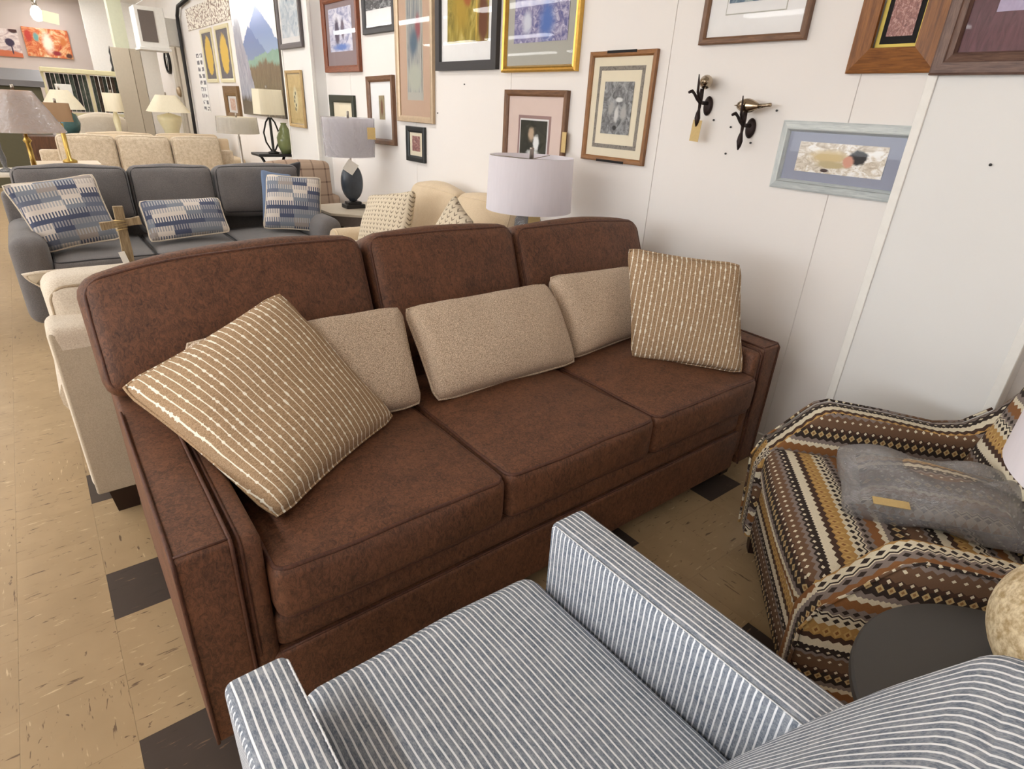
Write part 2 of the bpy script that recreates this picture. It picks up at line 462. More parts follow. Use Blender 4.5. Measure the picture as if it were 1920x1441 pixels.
def clear(name, gloss=.02, whit=0.0, bumpy=0.0, tint=(1, 1, 1, 1), ior=1.5):
    g = G(name)
    nrm = g.bump(g.noise(g.co(), 34, 5, .65, 1.5), bumpy, .03) if bumpy else None
    tr = g.n('ShaderNodeBsdfTransparent', {'Color': tint}); gl = g.n('ShaderNodeBsdfGlossy', {'Roughness': gloss, 'Normal': nrm})
    fr = g.n('ShaderNodeFresnel', {'IOR': ior, 'Normal': nrm})
    mx = g.n('ShaderNodeMixShader', (fr, tr, gl))
    if whit:
        df = g.n('ShaderNodeBsdfDiffuse', {'Color': S(245, 243, 246)}); mx = g.n('ShaderNodeMixShader', (whit, mx, df))
    g.nt.links.new(mx, g.o.inputs[0]); return g.m
M_pane = clear('picture_glass', ior=1.28)
M_wrap = clear('clear_plastic_wrap', .07, .17, 1.0, ior=1.7)
M_bottle = clear('grey_glass', .03, .1, .2, S(190, 195, 200))

def art(name, stops, scale=4, stretch=(1, 1, 1), blobs=(), detail=6, dist=1.5, rough=.6, seed=0.0, grad=None):
    g = G(name); uv = g.co('UV'); u, v, _ = g.sep(uv)
    c = g.vm('ADD', g.vm('MULTIPLY', uv, stretch), (seed, seed*.7, 0))
    f = g.smooth(g.noise(c, scale, detail, .65, dist), .25, .75)
    col = g.ramp(f, stops)
    if grad:
        gv = g.math('ADD', v, g.math('MULTIPLY', g.math('SUBTRACT', f, .5), .22)); col = g.mix(.7, col, g.ramp(gv, grad))
    wb = g.math('MULTIPLY', g.math('SUBTRACT', g.noise(c, 9, 3), .5), .5)
    for bx, by, rx, ry, bc, soft in blobs:
        dx = g.math('DIVIDE', g.math('SUBTRACT', u, bx), rx); dy = g.math('DIVIDE', g.math('SUBTRACT', v, by), ry)
        d = g.math('ADD', g.math('SQRT', g.math('ADD', g.math('MULTIPLY', dx, dx), g.math('MULTIPLY', dy, dy))), wb)
        k = g.math('SUBTRACT', 1.0, g.smooth(d, 1-soft, 1.0))
        col = g.mix(k, col, bc)
    return g.done(col, rough)

# floor tile materials, driven by the place of the tile on the floor grid
TS, TX0, TY0 = .2286, -.1123, 1.2365
def tile_mat(name, base1, base2, dark, light, amt):
    g = G(name); x, y, z = g.sep(g.pos())
    ix = g.math('FLOOR', g.math('DIVIDE', g.math('SUBTRACT', x, TX0-22.86), TS)); iy = g.math('FLOOR', g.math('DIVIDE', g.math('SUBTRACT', y, TY0-22.86), TS))
    wn = g.nt.nodes.new('ShaderNodeTexWhiteNoise'); wn.noise_dimensions = '2D'; g.set(wn.inputs[0], g.comb(ix, iy)); rnd = wn.outputs[0]
    flip = g.math('GREATER_THAN', rnd, .72)
    lx = g.math('ADD', g.mixf(flip, x, y), g.math('MULTIPLY', rnd, 37.0)); ly = g.mixf(flip, y, x)
    st = g.comb(g.math('MULTIPLY', lx, 9.0), g.math('MULTIPLY', ly, 55.0), g.math('MULTIPLY', rnd, 9.0))
    a = g.noise(st, 1.6, 3, .6, .4); b_ = g.noise(g.vm('ADD', st, (31, 7, 0)), 1.5, 3, .6, .4)
    spot = g.noise(g.comb(g.math('MULTIPLY', lx, 16), g.math('MULTIPLY', ly, 22), rnd), 2.2, 3, .6, .8)
    cloud = g.noise(g.comb(lx, ly, rnd), 9, 4)
    col = g.mix(cloud, base1, base2)
    col = g.mix(g.math('MULTIPLY', rnd, .22), col, base1)
    col = g.mix(g.math('MULTIPLY', g.smooth(b_, .64, .72), .55), col, light)
    col = g.mix(g.math('MULTIPLY', g.smooth(a, .63, .70), amt), col, dark)
    col = g.mix(g.math('MULTIPLY', g.smooth(spot, .67, .73), amt), col, dark)
    return g.done(col, .38, Specular_IOR_Level=.35)
M_tile = tile_mat('tan_vinyl_tile', S(160, 136, 102), S(183, 158, 122), S(84, 62, 48), S(226, 204, 164), .8)
M_tiledark = tile_mat('dark_vinyl_tile', S(66, 56, 50), S(78, 68, 62), S(48, 40, 36), S(150, 120, 92), .3)

# ------------------------------------------------------------------ the room
WX, X0, YB, YF, ZC = 2.52, -9.0, -2.6, 17.0, 3.1
floor = struct(obj('floor', box(X0, WX, YB, YF, -.1, -.003), M_slab, smooth=False))
def tile_mesh(name, m):
    e = .0002; me = bpy.data.meshes.new(name)
    b = box(e, TS-e, e, TS-e, -.003, 0.0); b.to_mesh(me); b.free(); me.materials.append(m); return me
ME_t, ME_d = tile_mesh('floor_tile', M_tile), tile_mesh('floor_tile_dark', M_tiledark)
far_v, far_f, farD_v, farD_f = [], [], [], []
i0, i1 = int((X0-TX0)/TS)+1, int((WX-TX0)/TS)
j0, j1 = int((YB-TY0)/TS)+1, int((YF-TY0)/TS)
for i in range(i0, i1):
    for j in range(j0, j1):
        x, y = TX0+i*TS, TY0+j*TS
        dark = i >= 0 and i % 3 == 0 and j % 3 == 2
        near = (-1.35 < x < .12 and .55 < y < 6.4) or (.80 < x < 2.3 and .05 < y < 1.35)
        if near:
            o = bpy.data.objects.new('floor_tile', ME_d if dark else ME_t); COL.objects.link(o); o.location = (x, y, 0); o.parent = floor
            if dark: o['label'] = 'dark brown floor tile'
        else:
            V, F = (farD_v, farD_f) if dark else (far_v, far_f); k = len(V); e = .0002
            for z in (-.003, 0.0): V += [(x+e, y+e, z), (x+TS-e, y+e, z), (x+TS-e, y+TS-e, z), (x+e, y+TS-e, z)]
            F += [(k+4, k+5, k+6, k+7), (k, k+1, k+5, k+4), (k+1, k+2, k+6, k+5), (k+2, k+3, k+7, k+6), (k+3, k, k+4, k+7)]
for nm, V, F, m in (('floor_tile_field', far_v, far_f, M_tile), ('dark_floor_tile_field', farD_v, farD_f, M_tiledark)):
    me = bpy.data.meshes.new(nm); me.from_pydata(V, [], F); me.materials.append(m)
    o = bpy.data.objects.new(nm, me); COL.objects.link(o); o.parent = floor; o['kind'] = 'stuff'

ceiling = struct(obj('ceiling', box(X0, WX, YB, YF, ZC, ZC+.1), M_ceil, smooth=False))
wall_right = struct(obj('wall_right', box(WX+.004, WX+.15, YB, YF, 0, ZC), M_wall, smooth=False))
seams = [YB, -.45, .81, 1.126, 2.03, 3.26, 4.485, 5.705, 6.93, 8.15, 9.37, 10.59, 11.81, 13.03, 14.25, 15.47, YF]
for a, c in zip(seams, seams[1:]):
    obj('wall_panel', box(WX, WX+.004, a+.0016, c-.0016, 0, ZC, .0012, 1), M_wall, wall_right, smooth=False)
WY0, WY1, WZ0, WZ1 = -2.0, 7.5, .9, 2.7
struct(obj('wall_left', join(box(X0-.15, X0, YB, YF, 0, WZ0), box(X0-.15, X0, YB, YF, WZ1, ZC), box(X0-.15, X0, YB, WY0, WZ0, WZ1), box(X0-.15, X0, WY1, YF, WZ0, WZ1)), M_wall, smooth=False))
for k in range(3):
    ya = WY0+(WY1-WY0)*k/3; yb = WY0+(WY1-WY0)*(k+1)/3
    w_ = struct(obj('window_%d' % (k+1), join(box(X0-.10, X0-.04, ya, ya+.05, WZ0, WZ1), box(X0-.10, X0-.04, yb-.05, yb, WZ0, WZ1), box(X0-.10, X0-.04, ya, yb, WZ0, WZ0+.05), box(X0-.10, X0-.04, ya, yb, WZ1-.05, WZ1)), M_white, smooth=False))
    obj('window_pane', box(X0-.075, X0-.07, ya+.05, yb-.05, WZ0+.05, WZ1-.05), M_pane, w_, smooth=False)
struct(obj('wall_back', box(X0, WX, YB-.15, YB, 0, ZC), M_farwall, smooth=False))
struct(obj('wall_front', box(X0, WX, YF, YF+.15, 0, ZC), M_farwall, smooth=False))
struct(obj('baseboard_right', box(WX-.012, WX, 1.0, 6.27, 0, .09, .003, 1), M_white, smooth=False))
def pilaster(name, y0, y1):
    p = struct(obj(name, box(2.385, WX, y0+.004, y1-.004, 0, ZC), M_pil, smooth=False))
    for y in (y0, y1):
        s_ = 1 if y == y0 else -1
        b = join(box(2.378, 2.384, min(y, y+s_*.03), max(y, y+s_*.03), 0, ZC, .002, 1), box(2.384, 2.41, min(y, y+s_*.006), max(y, y+s_*.006), 0, ZC, .002, 1))
        obj('corner_moulding', b, M_white, p, smooth=False)
    return p
pilaster('trim_1', .33, .853)
pilaster('trim_2', 6.277, 7.12)

# fluorescent fixtures: they light the whole shop
g = G('fluorescent_lens'); em = g.n('ShaderNodeEmission', {'Color': (1.0, .99, .98, 1), 'Strength': TUBE_POWER}); g.nt.links.new(em, g.o.inputs[0]); M_tube = g.m
fx = None
rows = [.9, -1.9, -4.7, -7.5]
for ri, x in enumerate(rows):
    for k, y in enumerate((-1.3, 1.6, 5.2, 8.8, 12.4, 15.4)):
        if (ri == 0 and k < 2): continue
        if fx is None:
            fx = []
            bh = bpy.data.meshes.new('housing'); b = box(-.15, .15, -1.2, 1.2, -.05, 0, .006, 1); b.to_mesh(bh); b.free(); bh.materials.append(M_white)
            bl = bpy.data.meshes.new('lens'); b = prism([(-.12, -.05), (.12, -.05), (.10, -.085), (-.10, -.085)], -1.18, 1.18); xf(b, R(PI/2, 'Z')); b.to_mesh(bl); b.free(); bl.materials.append(M_tube)
        t = thing('ceiling_light', 'long white fluorescent fixture on the shop ceiling above the picture', 'light', (x, y, ZC), 0, 'fluorescent ceiling fixtures')
        obj('housing', bh, None, t); obj('lens', bl, None, t)

struct(obj('wall_return', box(1.52, WX-.001, 16.4, 16.55, 0, ZC), M_white, None, smooth=False))

# ------------------------------------------------------------------ chestnut sofa
def cushion(parent, name, c, size, m, mp, r=.03, crown=(0, 0, 0), rx=0.0, loops=('z',), pr=.006, wob=.004, seed=0, n=9):
    """soft box cushion with welt piping along the edges of the named faces; rx tilts it about x"""
    M = T(*c) @ R(rx, 'X')
    b = xf(puff(*size, r, crown, n=n, wob=wob, seed=seed), M)
    o = obj(name, b, m, parent)
    if loops:
        sx, sy, sz = size; bms = []
        k = r*.30
        for L in loops:
            if L in ('z', '-z'):
                s_ = -1 if L[0] == '-' else 1
                pts = dense(rrect(sx-2*k, sy-2*k, r)); pts = [Vector((p.x, p.y, s_*(sz/2-k))) for p in pts]
            else:
                s_ = -1 if L[0] == '-' else 1
                pts = dense(rrect(sx-2*k, sz-2*k, r)); pts = [Vector((p.x, s_*(sy/2-k), p.y)) for p in pts]
            pts = [p+noise.noise_vector(p*5+Vector((seed, seed*2, 0)))*wob for p in pts]
            bms.append(xf(tube(pts, pr, 6, True), M))
        obj('piping', join(*bms), mp, o)
    return o

OX, OY = 1.148, 1.55
t = thing('sofa', 'chestnut brown suede three-seat sofa with welted track arms', 'sofa', (OX, OY, 0))
bs = t
XL, XR = .035-OX, 2.261-OX                 # outer faces of the arms
YFr = 1.04-OY
# rails under the seat
obj('base', xf(puff(XR-XL-.30, .94, .185, .012, n=7), T(0, 2.0-.49-OY+.0, .183)), M_brown, t)
obj('front_rail', xf(puff(XR-XL-.32, .10, .115, .035, (0, .008, 0), n=13), T(0, YFr+.055, .33)), M_brown, t)
obj('rail_piping', tube(dense([Vector((XL+.17, YFr+.008, .275)), Vector((XR-.17, YFr+.008, .275))], False, .1), .004, 6), M_brownpipe, t)
for s_ in (-1, 1):
    xo = XL if s_ < 0 else XR
    xa, xb = (xo, xo+.113) if s_ < 0 else (xo-.113, xo)
    # arm: outer panel with a gently sloped top, inner panel a little lower
    a = obj('arm', prism([(YFr, .095), (YFr, .640), (2.05-OY, .655), (2.05-OY, .095)], xa, xb, .012, 3), M_brown, t)
    ia, ib = (xb-.002, xb+.056) if s_ < 0 else (xa-.056, xa+.002)
    obj('inner_arm_panel', prism([(YFr+.004, .14), (YFr+.004, .628), (1.95-OY, .640), (1.95-OY, .14)], ia, ib, .022, 3), M_brown, a)
    pb = []
    for xe in (xa+.004, xb-.004):
        pth = dense([Vector((xe, YFr-.001, .10)), Vector((xe, YFr-.001, .628)), Vector((xe, YFr+.01, .642)), Vector((xe, 1.72-OY, .654))], False, .04)
        pb.append(tube(pth, .0042, 6))
    xe = (ia+.014) if s_ < 0 else (ib-.014)
    pth = dense([Vector((xe, YFr+.003, .30)), Vector((xe, YFr+.003, .614)), Vector((xe, YFr+.016, .629)), Vector((xe, 1.72-OY, .640))], False, .04)
    pb.append(tube(pth, .0036, 6))
    pb.append(tube([Vector((xa+.004, YFr+.01, .641)), Vector((xb-.004, YFr+.01, .641))], .003, 6))
    obj('arm_piping', join(*pb), M_brownpipe, a)
SI = [XL+.169, XL+.169+.629, XL+.169+2*.629, XR-.169]
for k in range(3):
    w = SI[k+1]-SI[k]
    cushion(t, 'seat_cushion', ((SI[k]+SI[k+1])/2, 1.375-OY, .468), (w-.006, .735, .155), M_brown, M_brownpipe, .028, (0, .012, .022), 0, ('z', '-z'), .0055, .006, k*3.1, 13)
BI = [XL-.022, .842-OX, 1.500-OX, XR+.02]
for k in range(3):
    w = BI[k+1]-BI[k]; low = .655 if k != 1 else .56
    h = .375 if k != 1 else .465
    bc = cushion(t, 'back_cushion', ((BI[k]+BI[k+1])/2, 1.905-OY-(0 if k != 1 else .015), .838-(.0, .045, .018)[k]), (w-.008, .20, h), M_brown, M_brownpipe, .05, (0, .022, .022), -.36, ('-y',), .0055, .006, 9+k*2.3, 13)
    if k != 1:                                  # the outer corners slump a little
        for me in [bc.data]+[c.data for c in bc.children]:
            for v in me.vertices:
                q = (v.co.x-BI[k])/w if k == 0 else (BI[k+1]-v.co.x)/w
                q = max(0, 1-q/(.7 if k == 0 else .35))
                v.co.z -= (.055 if k == 0 else .02)*q*q*max(0, (v.co.z-.6)/.4)
obj('back_frame', xf(puff(XR-XL-.01, .15, .80, .03, n=7), T(0, 2.015-OY, .495) @ R(-.12, 'X')), M_brown, t)
obj('inside_back', xf(puff(XR-XL-.34, .12, .36, .03, n=5), T(0, 1.79-OY, .52) @ R(-.2, 'X')), M_brown, t)
for x in (XL+.08, XR-.08):
    for y in (YFr+.09, .44):
        obj('leg', leg_taper(x, y, .075, .055, .10), M_darkleg, t, smooth=False)

# pillows on the chestnut sofa
def corner_pillow(name, label, BL, BR, TR, TL, th, m, seed, pinch=.05, power=.42, wr=.01, edge=None, er=.004, cat='pillow', back=.5, n=22):
    """throw pillow whose four corners lie at the given points"""
    BL, BR, TR, TL = map(Vector, (BL, BR, TR, TL)); c = (BL+BR+TR+TL)/4
    e1 = (BR-BL+TR-TL)/2; e2 = (TL-BL+TR-BR)/2; w, h = e1.length, e2.length
    o = obj(name, pillow(w, h, th, pinch, n, seed, wr, power), m); tag(o, label, cat)
    ch = []
    if edge: ch.append(obj('seam_edge', tube(dense(pillow_edge(w, h, pinch, 14), True, .03), er, 6, True), edge, o))
    place(o, c, e1, e2); Mi = o.matrix_world.inverted()
    L = [Mi @ p for p in (BL, BR, TR, TL)]; base = [Vector((-w/2, -h/2, 0)), Vector((w/2, -h/2, 0)), Vector((w/2, h/2, 0)), Vector((-w/2, h/2, 0))]
    D = [l-b for l, b in zip(L, base)]
    for q in [o]+ch:
        for v in q.data.vertices:
            a = min(1, max(0, v.co.x/w+.5)); d = min(1, max(0, v.co.y/h+.5))
            v.co += D[0]*(1-a)*(1-d)+D[1]*a*(1-d)+D[2]*a*d+D[3]*(1-a)*d
    return o
corner_pillow('throw_pillow', 'tan and white slub-striped pillow slumped in the corner by the nearest sofa arm', (.258, 1.135, .575), (.715, 1.435, .575), (.485, 1.68, .945), (.045, 1.645, .76), .20, M_slub, 1.3, .045, .42, .012, M_slub)
corner_pillow('throw_pillow', 'tan and white slub-striped pillow standing at the wall end of the brown sofa', (1.765, 1.395, .555), (2.055, 1.06, .548), (2.095, 1.195, .957), (1.79, 1.515, .985), .15, M_slub, 5.2, .045, .42, .012, M_slub)
corner_pillow('lumbar_cushion', 'beige tweed lumbar cushion half hidden behind the slumped striped pillow', (.23, 1.50, .575), (.84, 1.49, .56), (.875, 1.69, .835), (.215, 1.70, .83), .17, M_tweed, 2.0, .015, .30, .012, M_tweed, .0045, 'cushion')
corner_pillow('lumbar_cushion', 'beige tweed lumbar cushion in the middle of the brown sofa', (.885, 1.475, .560), (1.530, 1.475, .562), (1.530, 1.69, .830), (.885, 1.69, .825), .17, M_tweed, 4.0, .015, .30, .012, M_tweed, .0045, 'cushion')
corner_pillow('lumbar_cushion', 'beige tweed lumbar cushion tucked behind the upright striped pillow', (1.54, 1.51, .56), (2.07, 1.56, .57), (2.085, 1.72, .83), (1.545, 1.695, .853), .17, M_tweed, 6.0, .015, .30, .012, M_tweed, .0045, 'cushion')

# ------------------------------------------------------------------ blue ticking armchair (nearest)
CX, CY = .433, .36
t = thing('armchair', 'blue and white ticking-striped track-arm armchair in the foreground', 'chair', (CX, CY, 0))
obj('base', xf(puff(.62, .60, .24, .02, n=7), T(0, .05, .24)), M_tick, t)
obj('seat_cushion', xf(puff(.555, .62, .15, .045, (0, .012, .022), n=13, wob=.004, seed=3), T(0, .74-CY-.285, .415)), M_tick, t)
for s_ in (-1, 1):
    xa = s_*.335
    a = obj('arm', xf(puff(.098, .66, .50, .016, (0, 0, .003), n=9), T(xa, .722-CY-.33, .390)), M_tick, t)
    y1, y0 = .722-CY-.004, .722-CY-.64
    xi = xa-s_*.046
    obj('arm_seam', tube(dense([Vector((xi, y1-.004, .15)), Vector((xi, y1-.004, .627)), Vector((xi, y1-.016, .6365)), Vector((xi, y0, .6365))], False, .03), .0022, 6), M_tick, a)
# reclining back with a soft roll at the crest
bb = puff(.655, .15, .56, .055, (.012, .03, .02), n=30, arc=6, wob=.004, seed=8)
for v in bb.verts:
    k = (v.co.z+.28)/.56
    kk = min(1, max(0, k*1.35)); v.co.x *= .86+.20*kk*kk*(3-2*kk)
    v.co.y += .05*(2*v.co.x/.7)**2*k*.6
obj('backrest', xf(bb, T(0, .045-CY, .655) @ R(.50, 'X')), M_tick, t)
for x in (-.30, .30):
    for y in (.26, -.24):
        obj('leg', leg_taper(x, y, .05, .035, .13), M_darkleg, t, smooth=False)

# ------------------------------------------------------------------ geometric-weave armchair on the right
rz = math.radians(219)
t = thing('armchair', 'brown, black and cream geometric-weave armchair turned towards the sofa', 'chair', (1.518, .574, 0), rz)
kc = t
uvseat = lambda c, n: (c.x, c.y) if abs(n.z) > .5 else ((c.x, c.z-.45) if abs(n.y) > .5 else (c.y, c.z))
uvarm = lambda c, n: (c.y, c.z*1.0+.05) if abs(n.x) > .5 else ((c.y, c.x*1.0+.13) if abs(n.z) > .5 else (c.z*1.2, c.x+.2))
obj('base', uvmap(xf(puff(.66, .60, .26, .02, n=7), T(-.01, .33, .20)), uvseat), M_kilim, t)
obj('seat_cushion', uvmap(xf(puff(.655, .60, .16, .05, (0, .015, .02), n=13, wob=.003), T(0, .305, .385)), uvseat), M_kilim, t)
prof = [(.01, .07), (-.005, .36), (.02, .43), (.075, .50), (.12, .560), (.15, .595), (.19, .612), (.35, .602), (.52, .585), (.60, .60), (.67, .66), (.72, .74), (.75, .80), (.82, .78), (.80, .07)]
for s_ in (-1, 1):
    xa, xb = (.300, .405) if s_ > 0 else (-.425, -.325)
    b = prism(prof, xa, xb, .018, 3)
    for v in b.verts: v.co.x -= s_*max(0, .35-v.co.z)*.08
    o = obj('arm', uvmap(b, uvarm), M_kilim, t)
    xe = xb-.006 if s_ > 0 else xa+.006
    pth = [Vector((xe-s_*max(0, .35-z)*.08, y-.004, z+.003)) for y, z in prof[:11]]
    obj('welt', uvmap(tube(dense(pth, False, .02), .0045, 6), uvarm), M_kilim, o)
uvback = lambda c, n: (c.x, c.z*1.0+.1)
obj('backrest', uvmap(xf(puff(.70, .16, .52, .06, (.0, .03, .02), n=11, wob=.003), T(0, .70, .63) @ R(-.25, 'X')), uvback), M_kilim, t)
for x in (-.33, .33):
    for y in (.06, .74):
        obj('leg', leg_taper(x, y, .05, .035, .08), M_darkleg, t, smooth=False)
# pillow in a plastic bag on its seat
b = pillow(.37, .24, .10, .05, 18, 3, .012, .45)
o = obj('bagged_pillow', uvmap(b, lambda c, n: (c.x, c.y)), M_kilimpale); tag(o, 'patterned lumbar pillow sealed in clear plastic on the geometric armchair', 'pillow')
place(o, (1.785, .300, .540), (.24, -.42, .02), (.60, .36, .13))
w_ = pillow(.46, .29, .13, .02, 44, 9, .034, .4)
obj('plastic_bag', w_, M_wrap, o)
b = box(-.045, .045, -.012, .012, -.001, .001)
b3 = pillow(.20, .16, .09, .02, 30, 21, .05, .4)
o3 = obj('plastic_bag', b3, M_wrap); tag(o3, 'crumpled empty plastic bag against the back of the geometric armchair', 'bag'); place(o3, (1.915, .13, .535), (.6, -.3, .1), (.3, .6, .4))
o2 = obj('paper_label', b, M_tagpaper, smooth=False); tag(o2, 'small kraft paper label lying on the plastic-wrapped pillow edge', 'label')
place(o2, (1.612, .340, .552), (.07, -.09, .0), (.5, .45, .25))

# ------------------------------------------------------------------ round side table and lamp at the right edge
t = thing('side_table', 'small round charcoal side table between the two armchairs', 'table', (1.12, -.10, 0))
obj('table_top', lathe([(0, .528), (.295, .528), (.30, .532), (.30, .545), (.296, .55), (0, .55)], 72), M_char, t); sharp(t.children[0])
obj('pedestal', lathe([(0, .02), (.022, .02), (.02, .3), (.022, .528)], 20), M_black, t)
obj('foot', lathe([(0, 0), (.17, 0), (.17, .012), (.03, .022), (0, .022)], 40), M_black, t)
t = thing('table_lamp', 'table lamp with round speckled stoneware base and white drum shade at the right edge', 'lamp', (1.222, -.105, .5505))
pr = [(0, 0), (.07, 0)] + [(.165*math.cos(a), .145+.145*math.sin(a)) for a in [math.radians(-60+7*i) for i in range(21)]] + [(.025, .292), (.02, .31)]
obj('base', lathe(pr, 48), M_stone, t)
obj('neck', lathe([(.012, .30), (.012, .45), (.02, .46), (.0, .47)], 16), M_nickel, t)
obj('lamp_shade', lathe([(.24, .425), (.232, .72)], 64), M_shadewhite, t)
obj('finial', lathe([(0, .70), (.008, .70), (.008, .75), (0, .755)], 12), M_nickel, t)

# ------------------------------------------------------------------ sofas behind
def sofa(label, loc, rz, W, D, n, m, mp, arm_w=.2, arm_h=.62, seat_h=.47, cush_top=.90, frame_h=.74, roll=True, leg_h=.12, lean=-.22, bc_loops=('-y',), mback=None, cat='sofa', legw=.07, name='sofa', crown=.02, ext=0.0, arm_r=.035):
    t = thing(name, label, cat, loc, rz)
    iw = W-2*arm_w; yf = -D/2
    obj('base', xf(puff(iw+.04, D-.10, seat_h-.15-leg_h, .015, n=6), T(0, .0, (seat_h-.15+leg_h)/2)), m, t)
    for s_ in (-1, 1):
        xc = s_*(W/2-arm_w/2)
        if roll:
            rr = arm_w*.5
            pts = []
            for i in range(13):
                a = math.radians(-35+250*i/12); pts.append((rr*math.cos(a), arm_h-rr+rr*math.sin(a)))
            pts = [(.30*arm_w, leg_h+.0)] + [(p if p[0] < 0 or p[1] > arm_h-rr*1.3 else p) for p in pts] + [(-.30*arm_w, leg_h)]
            b = bmesh.new(); rings = []
            for y, sc in ((yf+.02, .86), (yf+.035, .97), (yf+.05, 1), (0, 1), (D/2-.06, 1)):
                rings.append([b.verts.new((xc-s_*p[0]*sc*-1 if False else xc+s_*p[0]*sc, y, leg_h+(p[1]-leg_h)*(1 if sc == 1 else .985))) for p in pts])
            for A, B in zip(rings, rings[1:]):
                for k in range(len(A)): b.faces.new((A[k], A[(k+1) % len(A)], B[(k+1) % len(A)], B[k]))
            b.faces.new(rings[0]); b.faces.new(rings[-1]); bmesh.ops.recalc_face_normals(b, faces=b.faces[:])
            a_ = obj('arm', b, m, t); sharp(a_, 50)
            obj('arm_piping', tube([v for v in [Vector((xc+s_*p[0]*.98, yf+.036, leg_h+(p[1]-leg_h)*.99)) for p in pts]], .005, 6), mp, a_)
        else:
            obj('arm', xf(puff(arm_w, D-.08, arm_h-leg_h, arm_r, (.0, 0, .01), n=6, arc=4), T(xc, -.02, (arm_h+leg_h)/2)), m, t)
    obj('back_frame', xf(puff(W-.03, .16, frame_h-leg_h, .03, n=7), T(0, D/2-.09, (frame_h+leg_h)/2) @ R(-.05, 'X')), mback or m, t)
    w = iw/n
    for k in range(n):
        x = -iw/2+w*(k+.5)
        cushion(t, 'seat_cushion', (x, -.06, seat_h-.075), (w-.006, D-.20, .15), m, mp, .03, (0, .012, .022), 0, ('z',), .0055, .005, k*2.1+W, 8)
        ch = cush_top-seat_h+.02
        xa = x-w/2-(ext if k == 0 else 0); xb = x+w/2+(ext if k == n-1 else 0)
        lo = seat_h if ext == 0 else arm_h-.03*(1 if k in (0, n-1) else 4); ch = cush_top-lo+.02
        if cush_top > 0:
            cushion(t, 'back_cushion', ((xa+xb)/2, D/2-.21, (cush_top+lo)/2), (xb-xa-.006, .19, ch), m, mp, .05, (0, .025, crown), lean, bc_loops, .0055, .008, k*3.7+D, 9)
    for x in (-W/2+.10, W/2-.10):
        for y in (yf+.10, D/2-.10):
            obj('leg', leg_taper(x, y, legw, legw*.7, leg_h), M_darkleg, t, smooth=False)
    return t

# charcoal sofa facing the camera
sofa('charcoal grey three-seat sofa with rolled arms and plaid pillows', (.80, 4.85, 0), 0, 2.04, .92, 3, M_grey, M_greypipe, .19, .63, .48, .945, .80, False, .10, ext=.10, arm_r=.075)
# pale sofa standing back to back with the chestnut sofa
sa = sofa('pale linen sofa standing back to back with the brown sofa', (.745, 2.66, 0), PI, 1.69, .90, 2, M_linen, M_linenpipe, .20, .60, .46, .865, .765, True, .13, -.06, ('-y', 'y'), None, legw=.10, ext=.17)
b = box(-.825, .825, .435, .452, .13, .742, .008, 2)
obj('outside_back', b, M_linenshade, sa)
# loveseat along the picture wall
sofa('sand coloured loveseat along the picture wall behind the brown sofa', (2.07, 3.50, 0), -PI/2, 1.60, .88, 2, M_sand, M_sand, .17, .60, .46, .90, .76, True, .10, -.25, ('-y',), name='loveseat', cat='loveseat', crown=.05)
# oatmeal sofa further back
sofa('oatmeal three-cushion sofa behind the charcoal sofa', (1.12, 8.35, 0), 0, 2.06, .92, 3, M_oat, M_linenpipe, .18, .62, .47, .945, .80, False, .10)
sofa('second oatmeal sofa just showing over the first one', (1.45, 9.75, 0), 0, 2.0, .9, 2, M_sand, M_linenpipe, .18, .64, .47, .90, .86, False, .10)

# pillows on the charcoal sofa
corner_pillow('throw_pillow', 'blue and cream block-weave pillow leaning on the left arm of the charcoal sofa', (-.055, 4.60, .50), (.365, 4.62, .555), (.305, 4.82, .945), (-.175, 4.74, .895), .16, M_block, 2.2, .06, .42, .012, M_linen, .006)
corner_pillow('throw_pillow', 'oblong blue and cream block-weave pillow in the middle of the charcoal sofa', (.525, 4.63, .515), (1.045, 4.65, .545), (1.035, 4.80, .765), (.52, 4.78, .765), .13, M_block, 4.4, .03, .35, .01, M_linen, .006)
corner_pillow('throw_pillow', 'square blue and cream block-weave pillow at the right end of the charcoal sofa', (1.31, 4.76, .53), (1.72, 4.62, .50), (1.80, 4.76, .895), (1.42, 4.88, .915), .15, M_block, 7.7, .05, .42, .012, M_linen, .006)
corner_pillow('throw_pillow', 'plain blue pillow peeping over the square block-weave pillow', (1.34, 4.86, .54), (1.62, 4.88, .54), (1.64, 4.98, .90), (1.40, 4.95, .945), .10, plain('dusty_blue_cotton', S(110, 128, 156), .9), 1.7, .05, .42, .012)
corner_pillow('throw_pillow', 'dark grey pillow tip over the right end of the charcoal sofa', (1.42, 5.24, .62), (1.78, 5.24, .66), (1.835, 5.27, .975), (1.45, 5.27, .90), .10, M_greypipe, 3.7, .05, .42, .01)
corner_pillow('throw_pillow', 'leaf-embroidered piped pillow showing over the pale linen sofa', (.10, 2.62, .60), (.50, 2.62, .58), (.42, 2.52, .875), (-.118, 2.52, .868), .12, M_leaf, 2.9, .04, .40, .012, M_linen, .007)
# pillows on the loveseat
corner_pillow('throw_pillow', 'cream woven chevron pillow leaning on the far arm of the loveseat', (1.80, 4.12, .50), (1.86, 3.48, .53), (1.98, 3.55, .945), (1.93, 4.14, .84), .16, M_chev, 6.1, .06, .42, .012)
corner_pillow('throw_pillow', 'smaller cream woven chevron pillow at the near end of the loveseat', (1.84, 3.28, .56), (1.84, 2.82, .56), (1.96, 2.84, .86), (1.96, 3.03, .985), .14, M_chev, 9.1, .06, .42, .012)

